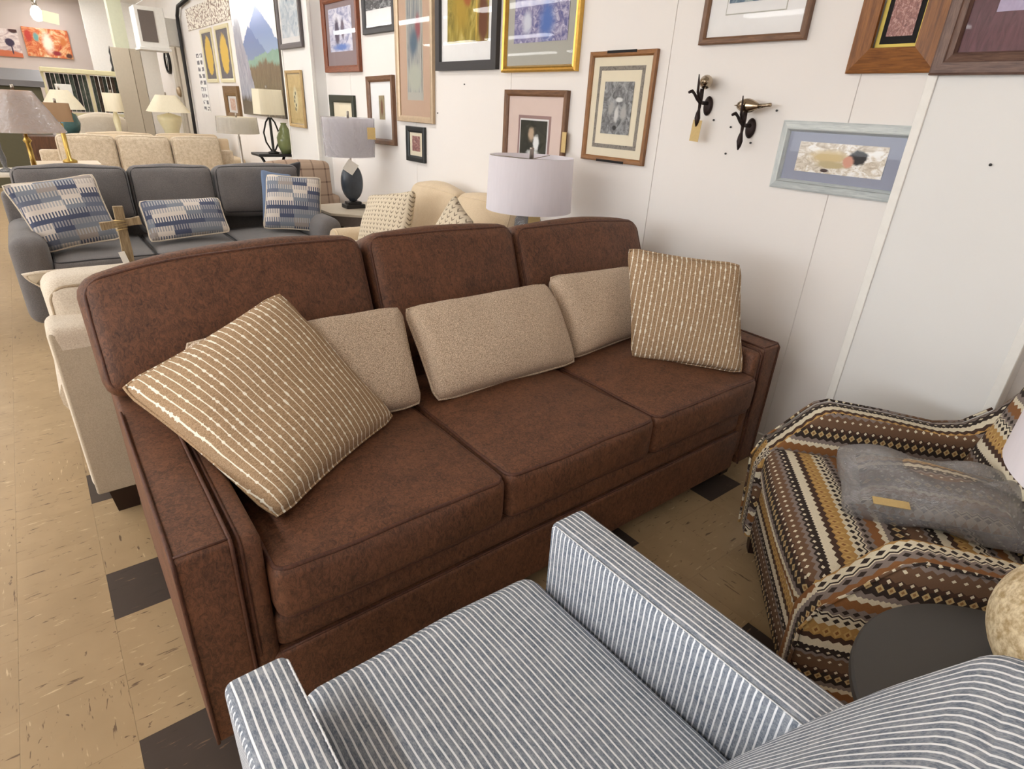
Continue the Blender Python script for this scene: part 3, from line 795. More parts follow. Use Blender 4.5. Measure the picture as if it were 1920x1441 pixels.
# wooden cross with a price tag on a small table in front of the charcoal sofa
t = thing('coffee_table', 'small dark coffee table between the pale and charcoal sofas', 'table', (.62, 3.55, 0))
obj('table_top', box(-.5, .5, -.28, .28, .43, .46, .006, 2), M_darkleg, t, smooth=False)
for x in (-.45, .45):
    for y in (-.23, .23): obj('leg', leg_taper(x, y, .05, .04, .43), M_darkleg, t, smooth=False)
M_drift = wood('driftwood', S(118, 98, 72), S(172, 152, 120), 10, False, .8)
t = thing('standing_cross', 'rustic driftwood cross with a white price tag', 'cross', (.285, 3.52, .4605))
def wobbar(p0, p1, w, d, seed):
    b = bmesh.new(); P0, P1 = Vector(p0), Vector(p1); rings = []; ax = (P1-P0).normalized(); sd = Vector((0, 1, 0)); pr_ = ax.cross(sd)
    for i in range(9):
        c = P0.lerp(P1, i/8); k = 1+.22*noise.noise(Vector((i*.7, seed, 0)))
        rings.append([b.verts.new(c+pr_*a*w*k/2+sd*e*d*k/2) for a, e in ((-1, -1), (1, -1), (1, 1), (-1, 1))])
    for A, B in zip(rings, rings[1:]):
        for k in range(4): b.faces.new((A[k], A[(k+1) % 4], B[(k+1) % 4], B[k]))
    b.faces.new(rings[0]); b.faces.new(rings[-1]); bmesh.ops.recalc_face_normals(b, faces=b.faces[:]); return b
obj('upright', wobbar((0, 0, .02), (.006, 0, .465), .042, .03, 1.0), M_drift, t, smooth=False)
obj('crossbar', wobbar((-.085, -.012, .375), (.088, -.012, .395), .035, .028, 4.0), M_drift, t, smooth=False)
obj('twine', tube([Vector((-.026+.052*(i % 2), -.03, .355+.006*i)) for i in range(9)], .003, 5), M_tagpaper, t)
obj('foot', box(-.07, .07, -.04, .04, 0, .022, .004, 2), M_drift, t, smooth=False)
o = obj('price_tag', xf(box(-.014, .014, -.001, .001, -.045, .045, .0, 1), R(-.2, 'Y')), M_whitetag, smooth=False); tag(o, 'white swing tag hanging from the driftwood cross', 'tag'); o.location = (.268, 3.49, .665)

# ------------------------------------------------------------------ lamps
def shade(prof, m, n=48, sy=1.0, square=0): return lathe(prof, n, sy, square), m
# drum lamp with grey glass base behind the brown sofa
t = thing('end_table', 'dark end table behind the wall end of the brown sofa', 'table', (2.17, 2.46, 0))
obj('table_top', box(-.24, .24, -.22, .22, .56, .585, .005, 2), M_darkleg, t, smooth=False)
for x in (-.21, .21):
    for y in (-.19, .19): obj('leg', leg_taper(x, y, .045, .035, .56), M_darkleg, t, smooth=False)
t = thing('table_lamp', 'white drum-shade lamp with smoky glass base standing behind the brown sofa', 'lamp', (2.09, 2.50, .5855))
obj('base', lathe([(0, 0), (.085, 0), (.085, .012), (.05, .02), (.075, .12), (.078, .20), (.072, .33), (.05, .372), (.0, .378)], 40), M_bottle, t)
obj('stem', lathe([(.009, .02), (.009, .66)], 12), M_nickel, t)
obj('lamp_shade', lathe([(.232, .382), (.222, .655)], 64), M_shadewhite, t)
obj('spider', join(*[tube([Vector((0, 0, .640)), Vector((.219*math.cos(a), .219*math.sin(a), .652))], .0025, 6) for a in (.4, .4+2.094, .4+4.189)]), M_nickel, t)
obj('finial', lathe([(0, .625), (.012, .625), (.011, .69), (.013, .695), (0, .70)], 16), M_nickel, t)
o = obj('price_tag', box(-.032, .032, -.001, .001, -.03, .03), M_tagpaper, smooth=False); tag(o, 'kraft price tag hanging on the smoky glass lamp base', 'tag'); o.location = (2.055, 2.405, .925); o.rotation_euler = (0, 0, -.55)

# slate lamp on the stone topped corner table
t = thing('end_table', 'stone-topped end table in the corner beside the charcoal sofa', 'table', (2.16, 4.98, 0))
b = bmesh.new(); pts = [(-.28, .33), (.28, .33), (.28, -.28), (.16, -.40), (-.04, -.40), (-.28, -.16)]
def ext(pts, z0, z1):
    b = bmesh.new(); A = [b.verts.new((x, y, z0)) for x, y in pts]; B = [b.verts.new((x, y, z1)) for x, y in pts]
    b.faces.new(A[::-1]); b.faces.new(B)
    for i in range(len(pts)): b.faces.new((A[i], A[(i+1) % len(pts)], B[(i+1) % len(pts)], B[i]))
    bmesh.ops.recalc_face_normals(b, faces=b.faces[:]); return b
obj('table_top', ext(pts, .585, .605), plain('pale_stone', S(196, 184, 164), .45, var=.12, scale=18), t, smooth=False)
obj('apron', ext([(x*.93, y*.93) for x, y in pts], .50, .585), plain('plank_grey', S(112, 100, 92), .6, var=.2), t, smooth=False)
for x, y in ((-.22, .27), (.22, .27), (.22, -.22), (-.2, -.14)): obj('leg', leg_taper(x, y, .05, .04, .50), M_darkleg, t, smooth=False)
t = thing('table_lamp', 'slate-blue oval lamp with bagged white shade on the corner end table', 'lamp', (2.175, 5.02, .6055))
obj('plinth', join(box(-.085, .085, -.06, .06, 0, .035, .004, 2), xf(box(-.06, .06, -.045, .045, .035, .055, .003, 1), T(0, 0, 0))), M_black, t, smooth=False)
obj('base', xf(lathe([(.0, .055), (.03, .058)]+[(.098*math.sin(a)**.85, .215-.15*math.cos(a)) for a in [math.radians(22+8*i) for i in range(18)]]+[(.02, .372), (0, .375)], 40, .7), Matrix.Identity(4)), M_slate, t)
obj('stem', lathe([(.008, .37), (.008, .76)], 10), M_nickel, t)
obj('lamp_shade', lathe([(.205, .425), (.215, .725)], 48, .75), M_shadewhite, t)
obj('plastic_bag', lathe([(.214, .420), (.222, .55), (.222, .65), (.225, .73)], 48, .76), M_wrap, t)
obj('finial', lathe([(0, .725), (.01, .725), (.01, .775), (0, .78)], 10), M_nickel, t)
o = obj('price_tag', box(-.033, .033, -.001, .001, -.045, .045), M_tagpaper, smooth=False); tag(o, 'kraft price tag hanging on the bagged lamp shade in the corner', 'tag'); o.location = (2.275, 4.80, 1.225); o.rotation_euler = (0, 0, -.3)
o = obj('paper_card', xf(box(-.05, .05, -.001, .001, -.05, .05), R(.6, 'Y')), M_whitetag, smooth=False); tag(o, 'white paper card hanging in front of the slate-blue lamp', 'tag'); o.location = (2.125, 4.915, .955); o.rotation_euler = (.25, 0, -.2)
# plaid chair seen behind the corner table
g = G('brown_plaid'); x_, y_, z_ = g.sep(g.co())
def band(v, p, w): return g.math('LESS_THAN', g.math('FRACT', g.math('ADD', g.math('DIVIDE', v, p), 20.0)), w)
cpl = g.mix(g.math('MULTIPLY', g.math('ADD', band(x_, .12, .12), band(z_, .12, .12)), .5), S(176, 152, 132), S(96, 72, 62)); g.done(cpl, .9); M_plaid = g.m
t = thing('armchair', 'brown plaid chair back between the charcoal sofa and the pilaster', 'chair', (2.02, 6.02, 0))
obj('backrest', xf(puff(.62, .16, .50, .05, (0, .02, .02), n=6), T(0, -.10, .66) @ R(-.12, 'X')), M_plaid, t)
obj('seat', xf(puff(.60, .52, .30, .04, n=6), T(0, .16, .27)), M_plaid, t)
for s_ in (-1, 1): obj('arm', xf(puff(.10, .62, .48, .04, n=5), T(s_*.33, .12, .36)), M_plaid, t)
for x in (-.28, .28):
    for y in (-.12, .36): obj('leg', leg_taper(x, y, .05, .04, .13), M_darkleg, t, smooth=False)

def lamp(label, loc, base_prof, bm_, shade_prof, sm, n=32, sq=0, ssq=0, sy=1.0, wrap=False, rz=0.0):
    t = thing('table_lamp', label, 'lamp', loc, rz)
    obj('base', lathe(base_prof, n, 1.0, sq), bm_, t)
    zt = base_prof[-1][1]; zs = shade_prof[-1][1]
    obj('stem', lathe([(.008, zt-.02), (.008, zs+.01)], 8), M_nickel, t)
    o = obj('lamp_shade', lathe(shade_prof, 40, sy, ssq), sm, t)
    if ssq: sharp(o)
    obj('finial', lathe([(0, zs), (.011, zs), (.011, zs+.035), (0, zs+.04)], 8), M_nickel, t)
    if wrap: obj('plastic_bag', lathe([(r+.008, z) for r, z in shade_prof], 40, sy, ssq), M_wrap, t)
    return t
# pleated lamp and console behind the left end of the charcoal sofa
t = thing('console_table', 'long white-topped console behind the charcoal sofa', 'table', (-.10, 6.22, 0))
obj('table_top', box(-.62, .55, -.22, .22, .80, .83, .005, 2), plain('pale_top', S(232, 224, 208), .4), t, smooth=False)
for x in (-.55, .50):
    for y in (-.18, .18): obj('leg', leg_taper(x, y, .05, .04, .80), M_darkleg, t, smooth=False)
lamp('large tan pleated lamp in clear plastic at the left edge of the picture', (.02, 6.2, .8305), [(0, 0), (.07, 0), (.07, .02), (.018, .03), (.016, .20), (.03, .22), (.012, .25), (.012, .29)], M_brass, [(.265, .285), (.105, .575)], M_shadetan, wrap=True)
for i, (x, h) in enumerate(((-.16, .30), (-.27, .26))):
    o = obj('candlestick', lathe([(0, 0), (.045, 0), (.045, .012), (.012, .03), (.022, .10), (.011, .16), (.02, h-.04), (.028, h-.01), (.028, h), (0, h)], 16), (M_bottle, M_cream)[i])
    tag(o, ('tall smoky glass candlestick on the white console', 'cream ceramic candlestick on the white console, nearest the picture edge')[i], 'candlestick'); o.location = (x, 6.12, .8305)
# farther lamps
t = thing('sideboard', 'low sideboard far back carrying the cream-shade lamps', 'cabinet', (.62, 10.55, 0))
obj('body', box(-.62, .75, -.22, .22, .06, .84, .008, 2), wood('walnut_far', S(70, 46, 32), S(104, 70, 48), 8, False), t, smooth=False)
obj('plinth', box(-.58, .70, -.19, .19, 0, .06), M_black, t, smooth=False)
lamp('cream bell-shade lamp with teal jar base on the far sideboard', (.52, 10.5, .8405), [(0, 0), (.08, 0), (.13, .08), (.15, .16), (.12, .27), (.05, .31), (.04, .33)], M_teal, [(.245, .335), (.20, .42), (.10, .565)], M_shadecream)
lamp('plain cream drum-shade lamp standing near the beige partition', (1.10, 10.5, .8405), [(0, 0), (.06, 0), (.06, .02), (.03, .06), (.045, .22), (.02, .33)], M_cream, [(.115, .325), (.11, .56)], M_shadecream)
lamp('brown rectangular-shade lamp beside the large pleated lamp', (.31, 7.40, 0.78), [(0, 0), (.06, 0), (.06, .02), (.02, .04), (.02, .35)], M_brass, [(.108, .365), (.103, .525)], M_shadebox, ssq=8, sy=.7)
t = thing('end_table', 'narrow pale end table beside the oatmeal sofa', 'table', (.05, 7.40, 0))
obj('table_top', box(-.05, .50, -.2, .2, .75, .7795, .004, 1), plain('pale_wood', S(206, 186, 158), .5), t, smooth=False)
for x in (0, .45):
    for y in (-.16, .16): obj('leg', leg_taper(x, y, .04, .03, .75), M_darkleg, t, smooth=False)
t = thing('end_table', 'square end table under the cream lamp with the pale green jar base', 'table', (1.80, 10.60, 0))
obj('table_top', box(-.25, .25, -.22, .22, .68, .71, .004, 1), M_darkleg, t, smooth=False)
for x in (-.2, .2):
    for y in (-.18, .18): obj('leg', leg_taper(x, y, .045, .035, .68), M_darkleg, t, smooth=False)
lamp('cream lamp with panelled shade and pale green jar base before the partition', (1.78, 10.55, .7105), [(0, 0), (.07, 0), (.085, .03), (.10, .22), (.16, .36), (.16, .42), (.10, .44), (.03, .46)], M_cream, [(.275, .475), (.125, .70)], M_shadecream, ssq=5)
# drum lamp on metal base, and iron lamp on a dark shelf by the mountain picture
lamp('wide cream drum lamp on a slim chrome stem beside the mountain picture', (1.88, 7.3, 0), [(0, 0), (.15, 0), (.15, .015), (.016, .03), (.014, 1.05)], M_nickel, [(.21, 1.08), (.20, 1.245)], M_shadecream, wrap=True)
t = thing('side_table', 'dark narrow side table under the iron lamp', 'table', (2.28, 7.42, 0))
obj('table_top', box(-.22, .23, -.16, .16, .84, .868, .004, 1), M_black, t, smooth=False)
for s_ in (-1, 1): obj('leg', tube([Vector((s_*.16, -.08, 0)), Vector((-s_*.05, 0, .45)), Vector((s_*.14, .08, .84))], .016, 8), M_black, t)
t = lamp('square cream-shade lamp on a black iron scroll base', (2.26, 7.38, .8685), [(0, 0), (.06, 0), (.06, .015), (.015, .03), (.014, .38)], M_black, [(.145, .41), (.135, .665)], M_shadecream, ssq=7)
for s_ in (-1, 1):
    obj('scroll', tube([Vector((s_*.02, 0, .03)), Vector((s_*.07, 0, .12)), Vector((s_*.085, 0, .22)), Vector((s_*.05, 0, .33)), Vector((s_*.012, 0, .38))], .009, 6), M_black, t)
o = obj('vase', lathe([(0, 0), (.05, 0), (.085, .08), (.09, .17), (.05, .27), (.03, .31), (.035, .33), (.028, .33), (.024, .31), (0, .30)], 28), M_greygreen); tag(o, 'olive green glazed vase beside the black iron lamp', 'vase'); o.location = (2.40, 7.36, .8685)

# beige wing chair back and things along the far end
t = thing('armchair', 'beige upholstered armchair with arched back in the far distance', 'chair', (.98, 11.15, 0))
bb = puff(.62, .14, .55, .04, (0, .02, .03), n=7)
for v in bb.verts: v.co.z += .05*(1-(v.co.x/.31)**2) if v.co.z > 0 else 0
obj('backrest', xf(bb, T(0, .02, .78)), M_linen, t)
obj('seat', xf(puff(.60, .60, .34, .04, n=5), T(0, .28, .30)), M_linen, t)
for s_ in (-1, 1): obj('arm', xf(puff(.10, .66, .52, .04, n=5), T(s_*.35, .26, .40)), M_linen, t)
for x in (-.3, .3):
    for y in (-.02, .5): obj('leg', leg_taper(x, y, .05, .04, .14), M_darkleg, t, smooth=False)

# rack of hanging dark rug samples
t = thing('rug_rack', 'pale display rack hung with dark rug samples at the far wall', 'rack', (1.17, 14.0, 0))
obj('top_rail', box(-.68, .70, -.12, .12, 1.66, 1.74, .01, 1), M_cream, t, smooth=False)
for x in (-.66, .0, .60): obj('post', box(x-.022, x+.022, -.03, .03, 0, 1.66), M_cream, t, smooth=False)
obj('lower_rail', box(-.66, .68, -.04, .04, .98, 1.03), M_cream, t, smooth=False)
mats = [fabric('rug_sample_%s' % nm, c1, c2, 120, 14, .6, .95, .6, 0) for nm, c1, c2 in (('black', S(22, 22, 24), S(70, 68, 66)), ('green', S(34, 44, 40), S(92, 98, 88)), ('brown', S(40, 30, 26), S(96, 80, 66)))]
k = 0
for z0, z1 in ((1.05, 1.65), (.45, .97)):
    for x0, x1 in ((-.62, -.03), (.03, .57)):
        nn = 9
        for i in range(nn):
            xa = x0+(x1-x0)*i/nn
            obj('rug_sample', xf(box(xa+.004, x0+(x1-x0)*(i+1)/nn-.004, -.012, .012, z0, z1, .003, 1), T(0, .03*math.sin(i*2.3), 0)), mats[(k*7+i*i) % 3], t, smooth=False)
        k += 1
# partition, pillar and wall box near the end of the picture wall
t = thing('partition', 'tall beige partition of three panels near the end of the wall', 'partition', (1.82, 13.0, 0))
for i, (xa, xb) in enumerate(((-.33, -.06), (-.055, .10), (.105, .36))):
    obj('panel', box(xa, xb, -.025+.012*i, .025+.012*i, 0, 2.09, .004, 1), plain('partition_beige_%s' % 'abc'[i], (S(200, 188, 168), S(190, 178, 158), S(226, 220, 210))[i], .7, var=.05), t, smooth=False)
struct(obj('trim_3', box(1.62, 1.83, 13.35, 13.6, 0, ZC), plain('pillar_green_white', S(214, 216, 190), .6), None, smooth=False))
t = thing('wall_box', 'white wall-hung equipment box with grey front panel', 'box', (2.06, 12.45, 2.06))
obj('casing', box(-.21, .21, -.16, .30, .04, .62, .008, 2), M_white, t, smooth=False)
obj('front_panel', box(-.165, .06, -.172, -.158, .12, .56, .003, 1), plain('smoked_panel', S(112, 102, 96), .4), t, smooth=False)
obj('bottom_tray', box(-.23, .23, -.18, .31, 0, .04, .006, 1), M_ceil, t, smooth=False)
obj('bracket', box(.21, .455, -.02, .22, .1, .5, .004, 1), M_white, t, smooth=False)
# grey display counter at the far left
t = thing('display_counter', 'grey slant-topped display counter at the far left', 'counter', (.05, 12.3, 0))
obj('cabinet', box(-.9, .33, -.25, .25, 0, 1.42, .01, 1), plain('counter_olive', S(92, 88, 66), .6), t, smooth=False)
obj('slanted_top', prism([(-.34, 1.42), (.30, 1.42), (.30, 1.66), (-.34, 1.50)], -.95, .38), plain('counter_grey', S(118, 116, 118), .5), t, smooth=False)
o = obj('storage_box', box(-.10, .10, -.10, .10, 0, .17, .004, 1), M_white, smooth=False); tag(o, 'small white box beside the pleated lamp far back', 'box'); o.location = (.66, 12.1, 1.31)
t = thing('pedestal', 'slim reddish wooden pedestal beside the rug rack', 'stand', (.64, 12.1, 0))
obj('column', box(-.05, .05, -.05, .05, .04, 1.27, .004, 1), wood('red_wood', S(90, 36, 26), S(130, 62, 44), 8, False), t, smooth=False)
obj('foot', box(-.15, .15, -.15, .15, 0, .04, .004, 1), M_darkleg, t, smooth=False)
obj('cap', box(-.12, .12, -.12, .12, 1.27, 1.3095, .004, 1), M_darkleg, t, smooth=False)

# ------------------------------------------------------------------ pictures on the right-hand wall
def PW(u, v, d): return Vector((-d, -u, v))
def ring(w, h, prof):
    """mitred frame: prof is a list of (inset, depth) swept round a w x h rectangle whose bottom centre is the origin"""
    b = bmesh.new(); L = b.loops.layers.uv.verify()
    V = [[b.verts.new(PW(u, v, d)) for u, v in ((-w/2+a, a), (w/2-a, a), (w/2-a, h-a), (-w/2+a, h-a))] for a, d in prof]
    acc = 0
    for i in range(len(prof)-1):
        st = math.hypot(prof[i+1][0]-prof[i][0], prof[i+1][1]-prof[i][1])
        for k in range(4):
            k2 = (k+1) % 4
            f = b.faces.new((V[i][k], V[i][k2], V[i+1][k2], V[i+1][k]))
            ln = w if k % 2 == 0 else h; off = k*3.3
            for l, uv in zip(f.loops, ((off-ln/2, acc), (off+ln/2, acc), (off+ln/2-prof[i+1][0], acc+st), (off-ln/2+prof[i+1][0], acc+st))): l[L].uv = uv
        acc += st
    bmesh.ops.recalc_face_normals(b, faces=b.faces[:]); return b
def panel(w, h, inset, d, th=.0015):
    b = bmesh.new(); L = b.loops.layers.uv.verify(); a = inset
    A = [b.verts.new(PW(u, v, d)) for u, v in ((-w/2+a, a), (w/2-a, a), (w/2-a, h-a), (-w/2+a, h-a))]
    B = [b.verts.new(PW(u, v, d-th)) for u, v in ((-w/2+a, a), (w/2-a, a), (w/2-a, h-a), (-w/2+a, h-a))]
    f = b.faces.new(A)
    for l, uv in zip(f.loops, ((0, 0), (1, 0), (1, 1), (0, 1))): l[L].uv = uv
    for k in range(4): b.faces.new((A[k], B[k], B[(k+1) % 4], A[(k+1) % 4]))
    bmesh.ops.recalc_face_normals(b, faces=b.faces[:]); return b
def panel_at(u0, u1, v0, v1, d):
    b = bmesh.new(); L = b.loops.layers.uv.verify()
    f = b.faces.new([b.verts.new(PW(u, v, d)) for u, v in ((u0, v0), (u1, v0), (u1, v1), (u0, v1))])
    for l, uv in zip(f.loops, ((0, 0), (1, 0), (1, 1), (0, 1))): l[L].uv = uv
    bmesh.ops.recalc_face_normals(b, faces=b.faces[:])
    if f.normal.x > 0: bmesh.ops.reverse_faces(b, faces=b.faces[:])
    return b
def picture(label, ya, yb, za, zb, frame_m, fw_, mats, art_m, artbox, X=WX, dep=.025, prof=None, glass=True, tilt=0.0, name='framed_picture'):
    """ya<yb along the wall; mats = [(inset, material)]; artbox = (left, right, bottom, top) margins of the print"""
    w, h = yb-ya, zb-za
    t = thing(name, label, 'picture', (X-.001, (ya+yb)/2, za))
    t.rotation_euler = (tilt, 0, 0)
    prof = prof or [(0, 0), (0, dep*.9), (.004, dep), (fw_*.7, dep*.92), (fw_, dep*.62), (fw_, dep*.25)]
    o = obj('frame', ring(w, h, prof), frame_m, t, smooth=False)
    d = dep*.30
    inner = prof[-1][0]
    ins = [inner-.002]+[i for i, _ in mats[1:]]
    for k, (i_, m) in enumerate(mats):
        obj('mat_board', panel(w, h, inner-.002 if k == 0 else i_, d+.001*k), m, t, smooth=False)
    l, r, bo, to = artbox
    obj('print', panel_at(-w/2+l, w/2-r, bo, h-to, d+.0014+.001*len(mats)), art_m, t, smooth=False)
    if glass: obj('glass_pane', panel(w, h, inner-.001, d+.004+.001*len(mats), .001), M_pane, t, smooth=False)
    return t
W_red = wood('mahogany_frame', S(96, 46, 24), S(150, 82, 44)); W_brn = wood('walnut_frame', S(92, 62, 42), S(136, 98, 68)); W_oak = wood('oak_frame', S(112, 74, 40), S(168, 116, 66))
W_oak2 = wood('golden_oak_frame', S(104, 60, 22), S(158, 100, 44), 9); W_grey = wood('weathered_walnut_frame', S(84, 62, 56), S(134, 106, 92)); W_tan = wood('light_wood_frame', S(170, 140, 92), S(204, 176, 126))
W_blue = wood('pale_blue_distressed_frame', S(176, 184, 186), S(216, 222, 220), 10)
W_green = wood('dark_green_frame', S(30, 34, 26), S(58, 62, 44))
def card(n, c): return plain(n, c, .85, var=.03, scale=20)
c_white, c_cream, c_pink, c_mauve = card('white_mat', S(238, 236, 234)), card('cream_mat', S(236, 226, 202)), card('blush_mat', S(226, 206, 196)), card('mauve_mat', S(164, 134, 130))
c_grey, c_tan, c_mauve2 = card('grey_mat', S(184, 182, 172)), card('tan_mat', S(196, 168, 146)), card('dusk_mat', S(150, 132, 134))
c_blue, c_black, c_yel = card('slate_mat', S(158, 162, 178)), card('black_liner', S(24, 20, 20)), card('yellow_liner', S(240, 214, 112))
marb = art('marbled_border', [(0, S(70, 64, 60)), (.5, S(150, 142, 132)), (1, S(110, 104, 98))], 14, (1, 1, 1))
K_, WH = S(40, 38, 44), S(240, 238, 238)
A1 = art('riders_watercolour', [(0, S(120, 128, 170)), (.45, S(208, 206, 220)), (1, S(244, 242, 246))], 4, (1, 1, 1), [(.35, .45, .13, .40, S(92, 84, 104), .5), (.60, .52, .10, .28, S(120, 108, 124), .5), (.5, .1, .5, .12, S(110, 140, 200), .7)])
A2 = art('monochrome_print', [(0, S(30, 30, 32)), (.5, S(110, 110, 112)), (1, S(230, 230, 230))], 5, (1, 2, 1), [(.55, .55, .35, .10, S(225, 225, 225), .4)])
A3 = art('drip_abstract', [(0, S(96, 112, 126)), (.5, S(166, 164, 158)), (1, S(190, 190, 180))], 3, (2.0, .6, 1), [(.75, .52, .25, .14, S(156, 92, 96), .6), (.45, .40, .40, .16, S(92, 112, 128), .7), (.5, .12, .6, .16, S(180, 182, 168), .5)])
A4 = art('olive_gold_abstract', [(0, S(96, 88, 30)), (.5, S(168, 148, 60)), (1, S(212, 196, 120))], 3, (1.6, .8, 1), [(.36, .45, .30, .5, S(180, 150, 52), .7), (.5, .40, .12, .10, S(170, 96, 40), .6), (.88, .2, .16, .3, S(112, 64, 36), .5), (.72, .3, .02, .4, S(214, 180, 80), .5)])
A5 = art('lilac_garden', [(0, S(84, 92, 150)), (.4, S(140, 134, 172)), (.7, S(178, 172, 196)), (1, S(226, 224, 234))], 12, (1, 1, 1), [(.62, .2, .2, .3, S(92, 124, 190), .8), (.25, .2, .12, .16, S(214, 216, 226), .7), (.45, .72, .14, .2, S(110, 120, 160), .7)])
A6 = art('small_sketch', [(0, S(110, 104, 100)), (1, S(190, 184, 176))], 6)
A7 = art('brown_figure_print', [(0, S(140, 126, 96)), (1, S(176, 160, 128))], 5, (1, 1, 1), [(.5, .5, .26, .42, S(120, 78, 56), .5)])
A8 = art('mixed_small_print', [(0, S(70, 66, 84)), (.5, S(166, 112, 104)), (1, S(214, 196, 180))], 5)
A9 = art('dancers_print', [(0, S(36, 36, 30)), (1, S(72, 72, 58))], 4, (1, 1, 1), [(.42, .62, .15, .26, S(196, 172, 146), .6), (.62, .38, .14, .30, S(240, 240, 238), .5), (.5, .1, .3, .12, S(224, 224, 220), .6)])
A10 = art('engraving_print', [(0, S(70, 70, 70)), (.5, S(138, 138, 138)), (1, S(190, 190, 190))], 5, (1, 1, 1), [(.55, .66, .16, .06, S(225, 225, 222), .5), (.5, .38, .10, .20, S(216, 214, 210), .6), (.30, .5, .14, .16, S(178, 176, 172), .6), (.74, .42, .14, .2, S(182, 180, 176), .6), (.48, .12, .08, .06, S(50, 50, 50), .4)])
A11 = art('teal_flowers_print', [(0, S(58, 76, 92)), (.5, S(108, 128, 146)), (1, S(196, 200, 196))], 5, (1, 1, 1), [(.5, .45, .3, .2, S(228, 214, 160), .7)])
A12 = art('copper_relief', [(0, S(96, 52, 44)), (.5, S(150, 92, 78)), (1, S(206, 160, 148))], 8, (1, 2, 1), rough=.35)
A13 = art('burgundy_grain', [(0, S(76, 34, 42)), (1, S(116, 66, 72))], 6, (3, .6, 1), rough=.5)
A13b = art('lilac_flowers', [(0, S(176, 162, 188)), (1, S(196, 184, 206))], 6, (1, 1, 1), [(.55, .75, .22, .22, S(232, 190, 196), .4)]+[(.25+.09*(i % 3)+.02*i, .18+.11*i, .05, .045, S(236, 232, 240), .5) for i in range(5)])
A14 = art('sleeping_figure_watercolour', [(0, S(176, 160, 138)), (.45, S(222, 212, 196)), (.7, S(246, 242, 236)), (1, S(252, 250, 248))], 4, (2, 1, 1), [(.38, .55, .30, .30, S(214, 194, 148), .6), (.42, .30, .22, .16, S(196, 180, 140), .5), (.70, .60, .12, .27, S(40, 36, 38), .3), (.605, .45, .075, .22, S(216, 160, 138), .4), (.36, .10, .06, .07, S(70, 50, 46), .4), (.90, .78, .08, .12, S(248, 246, 242), .5)])
picture('mahogany-framed riders watercolour hanging nearest the far pilaster', 5.425, 6.21, 1.70, 2.315, W_red, .055, [(0, c_mauve2)], A1, (.13, .15, .17, .10), dep=.035)
picture('black-framed monochrome print beside the mahogany frame', 4.77, 5.34, 1.975, 2.62, plain('black_frame', S(52, 50, 52), .5), .05, [(0, c_white)], A2, (.05, .05, .17, .06))
picture('tall champagne-framed drip abstract with tan mat', 4.185, 4.755, 1.33, 2.55, M_champagne, .045, [(0, c_tan), (.16, c_grey)], A3, (.175, .175, .215, .17), dep=.03)
picture('wide black-framed olive and gold abstract', 3.39, 4.13, 1.688, 2.60, plain('matt_black_frame', S(56, 54, 56), .6), .055, [(0, c_white)], A4, (.135, .115, .165, .12), dep=.035, prof=[(0, 0), (0, .033), (.055, .035), (.056, .012)])
picture('gold-framed lilac garden painting with grey mat', 2.65, 3.333, 1.668, 2.45, M_gold, .035, [(0, c_grey)], A5, (.10, .10, .155, .12), dep=.035, prof=[(0, 0), (0, .028), (.008, .035), (.018, .028), (.026, .032), (.036, .012)])
picture('small dark green framed sketch half behind the bagged lamp shade', 5.61, 6.18, 1.06, 1.508, W_green, .065, [(0, c_cream)], A6, (.21, .21, .15, .22), dep=.03)
picture('walnut-framed white-matted brown figure print', 4.81, 5.30, 1.128, 1.665, W_brn, .045, [(0, c_white)], A7, (.20, .185, .20, .15), dep=.035, tilt=-.02)
picture('smallest black-framed print above the loveseat', 4.325, 4.622, 1.035, 1.30, plain('green_black_frame', S(30, 34, 34), .4), .045, [(0, c_cream)], A8, (.085, .085, .08, .07))
picture('walnut-framed dancers print with blush mat behind the drum lamp', 2.70, 3.29, 1.03, 1.572, W_brn, .035, [(0, c_pink), (.14, c_mauve), (.158, c_white)], A9, (.168, .168, .168, .168), dep=.03)
t = picture('oak-framed engraving with marbled border and dark notches', 2.095, 2.55, 1.225, 1.756, W_oak, .026, [(0, c_cream), (.068, marb), (.088, c_cream)], A10, (.125, .125, .14, .14), dep=.022)
for v in (.004, .527): obj('notch', xf(box(-.023, -.02, -.10, .10, v-.006, v+.006), T(-.001, 0, 0)), c_black, t, smooth=False)
picture('brown-framed teal flowers print high on the wall', 1.37, 1.865, 1.76, 2.35, W_brn, .028, [(0, c_white), (.108, c_grey), (.112, c_white)], A11, (.12, .12, .15, .12), dep=.025)
picture('wide golden-oak frame with yellow liner and copper relief', .878, 1.18, 1.64, 2.12, W_oak2, .078, [(0, c_yel), (.092, c_black)], A12, (.108, .108, .115, .115), dep=.04, prof=[(0, 0), (0, .018), (.004, .02), (.078, .042), (.08, .03)], glass=False)
t = picture('large weathered-walnut frame with burgundy mat on the near pilaster', .33, .847, 1.622, 2.20, W_grey, .062, [], A13, (.06, .06, .06, .06), X=2.378, dep=.03, prof=[(0, 0), (0, .014), (.006, .02), (.034, .024), (.036, .02), (.056, .030), (.062, .014)])
obj('flower_print', panel_at(-.13, .13, .165, .46, .0125), A13b, t, smooth=False)
picture('pale blue distressed frame with sleeping figure watercolour beside the pilaster', .842, 1.38, 1.21, 1.473, W_blue, .04, [(0, c_blue)], A14, (.092, .105, .075, .075), dep=.028, prof=[(0, 0), (0, .012), (.006, .016), (.028, .022), (.032, .028), (.038, .016), (.041, .008)])
o = obj('price_tag', box(-.001, .001, -.018, .018, -.055, .055), M_tagpaper, smooth=False); tag(o, 'kraft tag on the right edge of the blush-matted dancers print', 'tag'); o.location = (2.485, 2.688, 1.30)

